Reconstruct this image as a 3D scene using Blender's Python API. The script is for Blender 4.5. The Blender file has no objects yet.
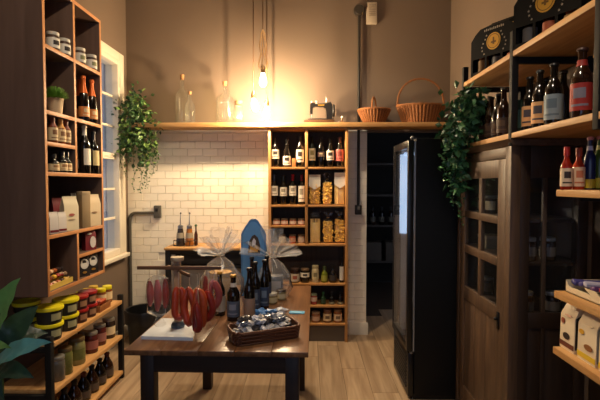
import bpy, bmesh, math, random
from mathutils import Vector, Matrix, Euler
random.seed(7)
S = bpy.context.scene
COL = S.collection
PI = math.pi

# ------------------------------------------------------------------ camera, world, lights, exposure
F = 450.0
CAMZ = 1.52
cam_d = bpy.data.cameras.new('camera')
cam_d.sensor_width = 36.0
cam_d.lens = 36.0 * F / 600.0
cam_d.clip_start = 0.02
cam = bpy.data.objects.new('camera', cam_d)
cam.location = (0, 0, CAMZ)
cam.rotation_euler = (math.radians(90 - 2.16), 0, math.radians(1.02))
COL.objects.link(cam)
S.camera = cam

W = bpy.data.worlds.new('world'); S.world = W; W.use_nodes = True
_n = W.node_tree.nodes; _l = W.node_tree.links
_bg = _n['Background']
_bg.inputs['Color'].default_value = (0.60, 0.72, 1.0, 1)      # overcast evening daylight outside
_bg.inputs["Strength"].default_value = 1.4

S.view_settings.view_transform = 'Standard'
S.view_settings.look = 'None'
S.view_settings.gamma = 1.0
S.view_settings.use_curve_mapping = False
S.view_settings.exposure = 0.0

BULB_W = 17000.0       # emission of each bulb's filament
SPOT_W = 1.0          # scale of the ceiling spots
WARM = (1.0, 0.73, 0.43)
WARM2 = (1.0, 0.83, 0.62)

# ------------------------------------------------------------------ pixel helpers (the photograph is 600x400)
_R = cam.rotation_euler.to_matrix()
def ray(px, py):
    return _R @ Vector(((px - 300) / F, (200 - py) / F, -1.0))
def aty(px, py, Y):
    d = ray(px, py); return Vector((0, 0, CAMZ)) + d * (Y / d.y)
def atz(px, py, z):
    d = ray(px, py); return Vector((0, 0, CAMZ)) + d * ((z - CAMZ) / d.z)
def atx(px, py, X):
    d = ray(px, py); return Vector((0, 0, CAMZ)) + d * (X / d.x)
def xa(px, py, Y): return aty(px, py, Y).x
def ya(px, py, X): return atx(px, py, X).y

# ------------------------------------------------------------------ materials
def lin(c):
    if isinstance(c, str):
        c = tuple(int(c[i:i+2], 16) for i in (0, 2, 4))
    return tuple((v/255/12.92 if v/255 <= .04045 else ((v/255+.055)/1.055)**2.4) for v in c) + (1,)
MATS = {}
def mat(col, rough=.55, metal=0., spec=.5, noise=0., nscale=20., bump=0., trans=0., ior=1.45, emit=None, estr=0., alpha=1., coat=0., key=None):
    k = key or (str(col), rough, metal, spec, noise, nscale, bump, trans, ior, str(emit), estr, alpha, coat)
    if k in MATS: return MATS[k]
    m = bpy.data.materials.new('paint_%d' % len(MATS)); m.use_nodes = True
    n = m.node_tree.nodes; l = m.node_tree.links
    b = n['Principled BSDF']
    b.inputs['Base Color'].default_value = lin(col)
    b.inputs['Roughness'].default_value = rough
    b.inputs['Metallic'].default_value = metal
    b.inputs['Specular IOR Level'].default_value = spec
    b.inputs['Transmission Weight'].default_value = trans
    b.inputs['IOR'].default_value = ior
    b.inputs['Alpha'].default_value = alpha
    b.inputs['Coat Weight'].default_value = coat
    if emit is not None:
        b.inputs['Emission Color'].default_value = lin(emit) if isinstance(emit, str) else tuple(emit) + (1,)
        b.inputs['Emission Strength'].default_value = estr
    if noise or bump:
        tc = n.new('ShaderNodeTexCoord'); ns = n.new('ShaderNodeTexNoise')
        ns.inputs['Scale'].default_value = nscale; ns.inputs['Detail'].default_value = 4
        l.new(tc.outputs['Object'], ns.inputs['Vector'])
        if noise:
            c = lin(col)
            mx = n.new('ShaderNodeMix'); mx.data_type = 'RGBA'
            mx.inputs['A'].default_value = tuple(min(1, v*(1-noise)) for v in c[:3]) + (1,)
            mx.inputs['B'].default_value = tuple(min(1, v*(1+noise)) for v in c[:3]) + (1,)
            l.new(ns.outputs['Fac'], mx.inputs['Factor'])
            l.new(mx.outputs['Result'], b.inputs['Base Color'])
        if bump:
            bp = n.new('ShaderNodeBump'); bp.inputs['Strength'].default_value = bump; bp.inputs['Distance'].default_value = .004
            l.new(ns.outputs['Fac'], bp.inputs['Height']); l.new(bp.outputs['Normal'], b.inputs['Normal'])
    MATS[k] = m
    return m

def wood(c1, c2, axis='Y', scale=9., rough=.5, spec=.4, rnd=0.0, bump=.15, stretch=9.):
    k = ('wood', str(c1), str(c2), axis, scale, rough, rnd, stretch)
    if k in MATS: return MATS[k]
    m = bpy.data.materials.new('wood_%d' % len(MATS)); m.use_nodes = True
    n = m.node_tree.nodes; l = m.node_tree.links; b = n['Principled BSDF']
    b.inputs['Roughness'].default_value = rough; b.inputs['Specular IOR Level'].default_value = spec
    tc = n.new('ShaderNodeTexCoord'); mp = n.new('ShaderNodeMapping')
    sc = [scale*stretch]*3; sc['XYZ'.index(axis)] = scale*.5
    mp.inputs['Scale'].default_value = sc
    oi = n.new('ShaderNodeObjectInfo'); ml = n.new('ShaderNodeMath'); ml.operation = 'MULTIPLY'; ml.inputs[1].default_value = 37.0
    l.new(oi.outputs['Random'], ml.inputs[0])
    ad = n.new('ShaderNodeVectorMath'); ad.operation = 'ADD'
    l.new(tc.outputs['Object'], ad.inputs[0]); l.new(ml.outputs[0], ad.inputs[1])
    l.new(ad.outputs[0], mp.inputs['Vector'])
    ns = n.new('ShaderNodeTexNoise'); ns.inputs['Scale'].default_value = 1.; ns.inputs['Detail'].default_value = 6; ns.inputs['Distortion'].default_value = .6
    l.new(mp.outputs[0], ns.inputs['Vector'])
    cr = n.new('ShaderNodeValToRGB'); cr.color_ramp.elements[0].position = .3; cr.color_ramp.elements[1].position = .72
    cr.color_ramp.elements[0].color = lin(c1); cr.color_ramp.elements[1].color = lin(c2)
    l.new(ns.outputs['Fac'], cr.inputs[0])
    out = cr.outputs[0]
    if rnd:
        hs = n.new('ShaderNodeHueSaturation'); mr = n.new('ShaderNodeMapRange')
        mr.inputs['To Min'].default_value = 1-rnd; mr.inputs['To Max'].default_value = 1+rnd
        l.new(oi.outputs['Random'], mr.inputs['Value']); l.new(mr.outputs[0], hs.inputs['Value'])
        l.new(out, hs.inputs['Color']); out = hs.outputs[0]
    l.new(out, b.inputs['Base Color'])
    bp = n.new('ShaderNodeBump'); bp.inputs['Strength'].default_value = bump; bp.inputs['Distance'].default_value = .002
    l.new(ns.outputs['Fac'], bp.inputs['Height']); l.new(bp.outputs['Normal'], b.inputs['Normal'])
    MATS[k] = m
    return m

def clearmat(kind):
    """thin transparent films and panes: transparent mixed with gloss by fresnel, plus a little milky diffuse"""
    if kind in MATS: return MATS[kind]
    tint, milk, rough, ior = {'pane': ((.93, .96, 1, 1), 0.004, .03, 1.45), 'cellophane': ((.97, .97, .97, 1), .15, .22, 1.55),
                              'film': ((.97, .97, .97, 1), .03, .2, 1.35), 'jug': ((.88, .88, .82, 1), .02, .05, 1.45)}[kind]
    m = bpy.data.materials.new(kind + '_clear'); m.use_nodes = True
    n = m.node_tree.nodes; l = m.node_tree.links
    n.remove(n['Principled BSDF'])
    tr = n.new('ShaderNodeBsdfTransparent'); tr.inputs[0].default_value = tint
    df = n.new('ShaderNodeBsdfDiffuse'); df.inputs[0].default_value = (.85, .85, .85, 1)
    gl = n.new('ShaderNodeBsdfGlossy'); gl.inputs['Roughness'].default_value = rough
    fr = n.new('ShaderNodeFresnel'); ge = n.new('ShaderNodeNewGeometry'); mi = n.new('ShaderNodeMix')      # the same reflectance from either face of a thin film
    mi.inputs['A'].default_value = ior; mi.inputs['B'].default_value = 1/ior
    l.new(ge.outputs['Backfacing'], mi.inputs['Factor']); l.new(mi.outputs['Result'], fr.inputs[0])
    m1 = n.new('ShaderNodeMixShader'); m1.inputs[0].default_value = milk
    m2 = n.new('ShaderNodeMixShader')
    l.new(tr.outputs[0], m1.inputs[1]); l.new(df.outputs[0], m1.inputs[2])
    l.new(fr.outputs[0], m2.inputs[0]); l.new(m1.outputs[0], m2.inputs[1]); l.new(gl.outputs[0], m2.inputs[2])
    l.new(m2.outputs[0], n['Material Output'].inputs[0])
    MATS[kind] = m
    return m

def translucent(col, key):
    if key in MATS: return MATS[key]
    m = bpy.data.materials.new(key); m.use_nodes = True
    n = m.node_tree.nodes; l = m.node_tree.links; n.remove(n['Principled BSDF'])
    tr = n.new('ShaderNodeBsdfTranslucent'); tr.inputs[0].default_value = lin(col)
    tp = n.new('ShaderNodeBsdfTransparent')
    df = n.new('ShaderNodeBsdfDiffuse'); df.inputs[0].default_value = lin(col)
    a = n.new('ShaderNodeMixShader'); a.inputs[0].default_value = .3
    l.new(tr.outputs[0], a.inputs[1]); l.new(df.outputs[0], a.inputs[2])
    c = n.new('ShaderNodeMixShader'); c.inputs[0].default_value = .3
    l.new(a.outputs[0], c.inputs[1]); l.new(tp.outputs[0], c.inputs[2])
    l.new(c.outputs[0], n['Material Output'].inputs[0])
    MATS[key] = m
    return m

# ------------------------------------------------------------------ mesh builder
class MB:
    def __init__(s): s.bm = bmesh.new()
    def box(s, x0, x1, y0, y1, z0, z1, bev=0.):
        r = bmesh.ops.create_cube(s.bm, size=1)
        for v in r['verts']:
            v.co = Vector(((x0+x1)/2 + v.co.x*abs(x1-x0), (y0+y1)/2 + v.co.y*abs(y1-y0), (z0+z1)/2 + v.co.z*abs(z1-z0)))
        if bev:
            es = list({e for v in r['verts'] for e in v.link_edges})
            bmesh.ops.bevel(s.bm, geom=es, offset=bev, segments=2, affect='EDGES', profile=.5)
        return s
    def lathe(s, prof, seg=18, c=(0, 0, 0), a0=0., a1=2*PI, sx=1., sy=1., wob=None):
        full = abs(a1-a0-2*PI) < 1e-6
        n = seg if full else seg+1
        rings = []
        for (r, z) in prof:
            if r < 1e-6:
                rings.append([s.bm.verts.new((c[0], c[1], c[2]+z))])
            else:
                ring = []
                for i in range(n):
                    a = a0 + (a1-a0)*i/seg
                    rr = r if wob is None else r*wob(a, z)
                    ring.append(s.bm.verts.new((c[0]+rr*math.cos(a)*sx, c[1]+rr*math.sin(a)*sy, c[2]+z)))
                rings.append(ring)
        for A, Bq in zip(rings, rings[1:]):
            m = seg if full else seg
            for i in range(m):
                j = (i+1) % n
                if len(A) == 1 and len(Bq) == 1: continue
                if len(A) == 1: f = (A[0], Bq[j], Bq[i])
                elif len(Bq) == 1: f = (A[i], A[j], Bq[0])
                else: f = (A[i], A[j], Bq[j], Bq[i])
                try: s.bm.faces.new(f)
                except ValueError: pass
        return s
    def tube(s, pts, r, seg=8, closed=False, cap=True):
        pts = [Vector(p) for p in pts]; N = len(pts)
        rs = r if isinstance(r, (list, tuple)) else [r]*N
        rings = []; up = Vector((0, 0, 1)); prev = None
        for i, p in enumerate(pts):
            if closed: t = pts[(i+1) % N]-pts[i-1]
            else: t = pts[min(i+1, N-1)]-pts[max(i-1, 0)]
            t.normalize()
            if prev is None:
                a = t.cross(up)
                if a.length < 1e-3: a = t.cross(Vector((1, 0, 0)))
            else:
                a = prev - t*prev.dot(t)
            a.normalize(); prev = a; b = t.cross(a)
            rings.append([s.bm.verts.new(p + (a*math.cos(2*PI*k/seg)+b*math.sin(2*PI*k/seg))*rs[i]) for k in range(seg)])
        for i in range(N if closed else N-1):
            A, Bq = rings[i], rings[(i+1) % N]
            for k in range(seg):
                s.bm.faces.new((A[k], A[(k+1) % seg], Bq[(k+1) % seg], Bq[k]))
        if cap and not closed:
            s.bm.faces.new(rings[0][::-1]); s.bm.faces.new(rings[-1])
        return s
    def prism(s, poly, lo, hi, plane='XZ'):
        """extrude a 2-D outline; plane XZ goes along Y, XY along Z, YZ along X"""
        def P(u, v, w):
            return {'XZ': (u, w, v), 'XY': (u, v, w), 'YZ': (w, u, v)}[plane]
        A = [s.bm.verts.new(P(u, v, lo)) for u, v in poly]; Bq = [s.bm.verts.new(P(u, v, hi)) for u, v in poly]
        n = len(poly)
        s.bm.faces.new(A); s.bm.faces.new(Bq[::-1])
        for i in range(n): s.bm.faces.new((A[i], Bq[i], Bq[(i+1) % n], A[(i+1) % n]))
        return s
    def ball(s, c, r, sub=2, sx=1., sy=1., sz=1.):
        q = bmesh.ops.create_icosphere(s.bm, subdivisions=sub, radius=r)
        for v in q['verts']: v.co = Vector((c[0]+v.co.x*sx, c[1]+v.co.y*sy, c[2]+v.co.z*sz))
        return s
    def face(s, pts):
        s.bm.faces.new([s.bm.verts.new(p) for p in pts]); return s
    def arc(s, r, z0, z1, half, seg=10, t=.0006, c=(0, 0)):
        """curved label: centred on local -Y"""
        a0, a1 = -PI/2-half, -PI/2+half
        full = half >= PI-1e-3
        g = []
        n = seg+1
        for rr in (r, r+t):
            for z in (z0, z1):
                g.append([s.bm.verts.new((c[0]+rr*math.cos(a0+(a1-a0)*i/seg), c[1]+rr*math.sin(a0+(a1-a0)*i/seg), z)) for i in range(n)])
        for i in range(seg):
            for A, Bq in ((g[2], g[3]), (g[1], g[0]), (g[0], g[2]), (g[3], g[1])):
                s.bm.faces.new((A[i], A[i+1], Bq[i+1], Bq[i]))
        if not full:
            s.bm.faces.new((g[0][0], g[2][0], g[3][0], g[1][0])); s.bm.faces.new((g[0][-1], g[1][-1], g[3][-1], g[2][-1]))
        return s
    def xf(s, M):
        bmesh.ops.transform(s.bm, matrix=M, verts=s.bm.verts); return s
    def mesh(s, name, smooth=True, angle=40):
        bmesh.ops.recalc_face_normals(s.bm, faces=s.bm.faces)
        me = bpy.data.meshes.new(name); s.bm.to_mesh(me); s.bm.free()
        if smooth:
            me.polygons.foreach_set('use_smooth', [True]*len(me.polygons))
            me.set_sharp_from_angle(angle=math.radians(angle))
        return me
    def build(s, name, m, parent=None, world=False, **kw):
        if world and parent is not None:
            p = parent
            off = Vector((0, 0, 0))
            while p is not None: off += p.location; p = p.parent
            s.xf(Matrix.Translation(-off))
        return link(name, s.mesh(name, **kw), m, parent)

def link(name, me, m, parent=None, loc=None, rot=None):
    o = bpy.data.objects.new(name, me)
    if m is not None and len(me.materials) == 0: me.materials.append(m)
    COL.objects.link(o)
    if parent is not None: o.parent = parent
    if loc is not None: o.location = loc
    if rot is not None: o.rotation_euler = rot
    return o
def tag(o, label, cat, group=None, kind=None):
    o['label'] = label; o['category'] = cat
    if group: o['group'] = group
    if kind: o['kind'] = kind
    return o
def thing(name, label, cat, loc=(0, 0, 0), rotz=0., group=None):
    o = bpy.data.objects.new(name, None); o.empty_display_size = .05
    COL.objects.link(o); o.location = loc; o.rotation_euler = (0, 0, rotz)
    return tag(o, label, cat, group)
def struct(name, mb, m, label=None, parent=None, **kw):
    o = mb.build(name, m, parent, **kw)
    if parent is None:
        o['kind'] = 'structure'
        if label: o['label'] = label
    return o
CACHE = {}
def cached(key, fn):
    if key not in CACHE: CACHE[key] = fn()
    return CACHE[key]

# ------------------------------------------------------------------ the setting
XL, XR, YB, ZC, YF = -1.81, 1.40, 4.50, 3.50, -1.30
m_wall = mat((108, 91, 76), .75, noise=.06, nscale=3, bump=.05)
m_ceil = mat((205, 195, 180), .85, noise=.03, nscale=5)
m_grout = mat((214, 205, 188), .85, noise=.08, nscale=30)
m_brick = mat((236, 227, 208), .42, noise=.06, nscale=14, bump=.12)
m_white = mat((215, 205, 185), .5, noise=.04, nscale=12)
m_floor = wood((146, 120, 92), (188, 162, 130), 'Y', 3.2, .42, .5, rnd=.10, stretch=7)
m_floorbase = mat((70, 54, 40), .8)

fl = struct('floor', MB().box(XL-.1, 2.2, YF-.1, 7.0, -.08, -.006), m_floorbase, 'pale oak plank floor of the shop')
# individual planks run from the shop front to the back wall
pw = .19
def plank_mesh(L): return cached(('plank', round(L, 3)), lambda: MB().box(-pw/2+.0012, pw/2-.0012, -L/2+.0012, L/2-.0012, -.006, 0, .0012).mesh('plank', smooth=False))
row = 0
x = XL
while x < XR:
    y = 2.0 - [0, .55, .28, .8][row % 4]
    while y < YB:
        L = 1.22
        o = link('plank', plank_mesh(L), m_floor, fl, (x+pw/2, y+L/2, 0))
        y += L
    x += pw; row += 1
struct('ceiling', MB().box(XL-.1, XR+.1, YF-.1, YB+.12, ZC, ZC+.08), m_ceil, 'plain ceiling above the shop')
# left wall with window opening
WY0, WY1, WZ0, WZ1 = 3.55, 4.29, .84, 2.68
wl = struct('wall_left', MB().box(XL-.16, XL, YF, WY0, 0, ZC).box(XL-.16, XL, WY1, YB+.12, 0, ZC).box(XL-.16, XL, WY0, WY1, 0, WZ0).box(XL-.16, XL, WY0, WY1, WZ1, ZC), m_wall, 'taupe painted side wall with a tall window')
struct('wall_right', MB().box(XR, XR+.12, YF, YB, 0, ZC), m_wall, 'taupe painted side wall behind the tall wooden cabinet')
XD = .585          # doorway starts here and runs to the corner
ZL = 2.03
wb = struct('wall_back', MB().box(XL, XD, YB, YB+.12, 0, ZC).box(XD, XR+.12, YB, YB+.12, ZL, ZC), m_wall, 'back wall, taupe paint above white glazed bricks')
struct('wall_front', MB().box(XL, XL+.25, YF-.12, YF, 0, ZC).box(XR-.25, XR, YF-.12, YF, 0, ZC).box(XL+.25, XR-.25, YF-.12, YF, 2.6, ZC).box(XL+.25, XR-.25, YF-.12, YF, 0, .75), m_wall, 'shop front wall with a wide display window')
# brick facing: grout bed and single bricks
ZBR = 2.045
MB().box(XL, XD, YB-.006, YB, .0, ZBR).build('grout_bed', m_grout, wb)
bw, bh, jt = .152, .0745, .003
def brick_mesh(w): return cached(('brick', round(w, 3)), lambda: MB().box(-w/2, w/2, -.006, .006, -bh/2+jt/2, bh/2-jt/2, .0022).mesh('brick', smooth=False))
for r in range(28):
    z = bh*(r+.5)
    if z + bh/2 > ZBR: break
    off = (r % 2)*bw/2
    x = XL - off
    while x < XD:
        a, b = max(x, XL)+jt/2, min(x+bw, XD)-jt/2
        x += bw
        if b-a < .012: continue
        vis = (b < -1.40) or (z > .80 and a < -.34) or (a > .30)
        if not vis: continue
        link('brick', brick_mesh(b-a), m_brick, wb, ((a+b)/2, YB-.009+random.uniform(-.0012, .0012), z))
# baseboards
bb = MB().prism([(0, 0), (-.018, 0), (-.018, .10), (-.012, .112), (-.004, .12), (0, .12)], .36, XD+.018, 'YZ').xf(Matrix.Translation((0, YB-.014, 0)))
struct('baseboard_back', bb, m_white, 'white moulded baseboard beside the doorway')
struct('baseboard_left', MB().box(XL, XL+.018, 1.0, YB-.02, 0, .12, .003), m_white, 'white baseboard under the window')

# window_1 in the left wall
win = struct('window_1', MB().box(XL-.10, XL+.022, WY0-.001, WY0+.05, WZ0, WZ1, .004).box(XL-.10, XL+.022, WY1-.05, WY1+.001, WZ0, WZ1, .004)
             .box(XL-.10, XL+.022, WY0+.05, WY1-.05, WZ1-.05, WZ1, .004).box(XL-.10, XL+.022, WY0+.05, WY1-.05, WZ0, WZ0+.06, .004), m_white, 'tall white framed window with small panes')
cas = MB()
for a, b in ((WY0-.09, WY0), (WY1, WY1+.10)): cas.box(XL, XL+.02, a, b, WZ0-.02, WZ1+.075, .004)
cas.box(XL, XL+.02, WY0, WY1, WZ1, WZ1+.075, .004)
cas.build('casing', m_white, win)
MB().box(XL-.02, XL+.06, WY0-.09, WY1+.09, WZ0-.035, WZ0, .006).build('window_sill', m_white, win)
zm = 1.77
MB().box(XL-.06, XL-.01, WY0+.05, WY1-.05, zm-.03, zm+.03, .004).build('meeting_rail', m_white, win)
yc = (WY0+WY1)/2
MB().box(XL-.05, XL-.02, yc-.012, yc+.012, WZ0+.06, WZ1-.05, .003).build('muntin', m_white, win)
levels = [WZ0+.06, 1.19, 1.465, zm, 2.05, 2.33, WZ1-.05]
for z in levels[1:-1]:
    if z != zm: MB().box(XL-.05, XL-.02, WY0+.05, WY1-.05, z-.011, z+.011, .003).build('muntin', m_white, win)
for i in range(6):
    for a, b in ((WY0+.05, yc), (yc, WY1-.05)):
        MB().box(XL-.037, XL-.033, a, b, levels[i], levels[i+1]).build('pane', clearmat('pane'), win)
# net curtain behind the glass: two gathered halves
m_net = translucent((188, 186, 184), 'net_curtain')
for nm, a, b in (('net', WY0-.03, yc-.004), ('net', yc+.012, WY1+.03)):
    mb = MB(); N = 40; cols = []
    for i in range(N+1):
        y = a+(b-a)*i/N; xx = XL-.125+.010*math.sin(i*1.25)+.004*math.sin(i*2.7)
        cols.append((mb.bm.verts.new((xx, y, WZ0-.03)), mb.bm.verts.new((xx, y, WZ1+.03))))
    for p, q in zip(cols, cols[1:]): mb.bm.faces.new((p[0], q[0], q[1], p[1]))
    tag(mb.build('net_curtain', m_net), 'pale net curtain half hanging behind the window glass, ' + ('nearer the tall shelf' if a < yc-.1 else 'nearer the back wall corner'), 'curtain', 'net curtains in the window')
# shop-front window behind the viewer
w2 = struct('window_2', MB().box(XL+.25, XR-.25, YF-.08, YF-.03, .75, .81).box(XL+.25, XR-.25, YF-.08, YF-.03, 2.54, 2.6).box(XL+.25, XL+.31, YF-.08, YF-.03, .81, 2.54).box(XR-.31, XR-.25, YF-.08, YF-.03, .81, 2.54).box(-.24, -.18, YF-.08, YF-.03, .81, 2.54), mat((60, 52, 45), .5), 'dark framed display window of the shop front')
for a, b in ((XL+.31, -.24), (-.18, XR-.31)): MB().box(a, b, YF-.058, YF-.052, .81, 2.54).build('pane', clearmat('pane'), w2)

# dark store room behind the doorway
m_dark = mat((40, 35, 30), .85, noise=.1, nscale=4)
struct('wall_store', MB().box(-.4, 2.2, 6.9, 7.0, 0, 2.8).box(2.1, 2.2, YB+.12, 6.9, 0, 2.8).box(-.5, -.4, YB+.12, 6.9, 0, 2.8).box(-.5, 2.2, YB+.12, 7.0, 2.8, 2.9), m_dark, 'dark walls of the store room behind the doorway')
sr = thing('storage_rack', 'dark storage rack seen through the unlit doorway', 'rack', (1.0, 6.55, 0))
m_rk = mat((66, 56, 47), .6)
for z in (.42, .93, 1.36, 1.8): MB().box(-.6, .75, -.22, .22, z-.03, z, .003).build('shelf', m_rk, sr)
for xx in (-.58, .73):
    for yy in (-.2, .2): MB().box(xx-.02, xx+.02, yy-.02, yy+.02, 0, 1.9).build('post', m_rk, sr)

# ------------------------------------------------------------------ goods builders
SHAPES = {
    'wine':  [(0, 0), (.93, 0), (1, .02), (1, .60), (.94, .66), (.62, .73), (.42, .79), (.37, .83), (.36, .955), (.43, .96), (.43, .985), (.36, 1.0), (0, 1.0)],
    'champ': [(0, 0), (.93, 0), (1, .02), (1, .42), (.95, .50), (.78, .60), (.56, .70), (.42, .78), (.36, .84), (.35, .93), (.44, .935), (.42, .985), (.30, 1.0), (0, 1.0)],
    'beer':  [(0, 0), (.93, 0), (1, .025), (1, .55), (.93, .62), (.68, .69), (.48, .75), (.43, .80), (.40, .94), (.46, .945), (.46, .96), (.52, .962), (.52, .985), (.42, 1.0), (0, 1.0)],
    'sauce': [(0, 0), (.92, 0), (1, .025), (1, .52), (.92, .585), (.62, .66), (.48, .72), (.44, .80), (.50, .805), (.50, .99), (.44, 1.0), (0, 1.0)],
    'long':  [(0, 0), (.95, 0), (1, .02), (1, .66), (.88, .72), (.5, .77), (.36, .80), (.34, .93), (.45, .935), (.45, 1.0), (0, 1.0)],
}
m_gl_dark = mat((14, 11, 9), .12, spec=.7)
m_gl_green = mat((16, 22, 14), .12, spec=.7)
m_gl_brown = mat((38, 20, 10), .12, spec=.7)
m_amber = mat((70, 34, 14), .14, spec=.6)
m_clear = mat((205, 205, 190), .08, trans=.85, spec=.5)
m_paper = mat((226, 216, 196), .7, noise=.03, nscale=60)
m_cream = mat((214, 193, 150), .7, noise=.05, nscale=60)
m_ink = mat((48, 40, 38), .7)
m_gold = mat((190, 146, 62), .35, metal=.7)
m_blackcap = mat((18, 17, 17), .4)
m_red = mat((150, 34, 30), .4)
m_steel = mat((150, 150, 150), .3, metal=.9)

def bottle(loc, h, r, shape, glass, cap, lab, label, lz=(.14, .44), half=1.75, capz=.80, rotz=0., group=None, mark=None, necklab=None, name='bottle', cat='bottle', lean=0.):
    t = thing(name, label, cat, loc, rotz, group)
    if lean: t.rotation_euler = (0, lean, rotz)
    P = SHAPES[shape]
    link('glass_body', cached(('b', shape, h, r, glass.name), lambda: MB().lathe([(a*r, b*h) for a, b in P], 18).mesh('glass_body')), glass, t)
    if cap is not None:
        def mk():
            pr = [(a, b) for a, b in P if b >= capz]
            # interpolate the start
            for (a0, b0), (a1, b1) in zip(P, P[1:]):
                if b0 < capz <= b1 and b1 > b0: st = a0+(a1-a0)*(capz-b0)/(b1-b0)
            pr = [(st, capz)] + [q for q in pr if q[1] > capz]
            pp = [(a*r+.0009 if a > 0 else 0, b*h+(.0009 if b >= 1 else 0)) for a, b in pr]
            return MB().lathe([(st*r*.9, capz*h)] + pp, 16).mesh('cap')
        link('cap', cached(('c', shape, h, r, capz, cap.name), mk), cap, t)
    if lab is not None:
        lo = link('label', cached(('l', h, r, lz, half, lab.name), lambda: MB().arc(r+.0006, lz[0]*h, lz[1]*h, min(half, PI), 14).mesh('label')), lab, t)
        if mark is not None:
            z0, z1 = lz
            link('label_print', cached(('m', h, r, lz, mark.name), lambda: MB().arc(r+.0013, (z0+(z1-z0)*.45)*h, (z0+(z1-z0)*.82)*h, .55, 6, .0004).mesh('label_print')), mark, lo)
            link('label_print', cached(('m2', h, r, lz, mark.name), lambda: MB().arc(r+.0013, (z0+(z1-z0)*.16)*h, (z0+(z1-z0)*.24)*h, .8, 6, .0004).mesh('label_print')), mark, lo)
    if necklab is not None:
        link('neck_label', cached(('n', h, r, shape, necklab.name), lambda: MB().lathe([(.52*r+.001, .745*h), (.46*r+.001, .785*h), (.435*r+.001, .83*h), (.43*r, .83*h), (.50*r, .745*h)], 14).mesh('neck_label')), necklab, t)
    return t

def jar(loc, h, r, body, lid, lab, label, lz=(.18, .62), half=1.75, rotz=0., group=None, lidh=.16, mark=None, name='jar', squat=True):
    t = thing(name, label, 'jar', loc, rotz, group)
    nk = .86
    b = 1-lidh
    link('glass_body', cached(('jb', h, r, lidh, body.name), lambda: MB().lathe([(0, 0), (r*.92, 0), (r, .03*h), (r, h*(b-.16)), (r*.96, h*(b-.07)), (r*nk, h*(b-.02)), (r*nk, h*b), (0, h*b)], 18).mesh('glass_body')), body, t)
    link('lid', cached(('jl', h, r, lidh, lid.name), lambda: MB().lathe([(0, h*b), (r*.93, h*b), (r*.95, h*(b+.01)), (r*.95, h*.98), (r*.9, h), (0, h)], 18).mesh('lid')), lid, t)
    if lab is not None:
        lo = link('label', cached(('jla', h, r, lz, half, lab.name), lambda: MB().arc(r+.0006, lz[0]*h, lz[1]*h, half, 12).mesh('label')), lab, t)
        if mark is not None:
            z0, z1 = lz
            link('label_print', cached(('jm', h, r, lz, mark.name), lambda: MB().arc(r+.0013, (z0+(z1-z0)*.3)*h, (z0+(z1-z0)*.75)*h, .5, 6, .0004).mesh('label_print')), mark, lo)
    return t

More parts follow.
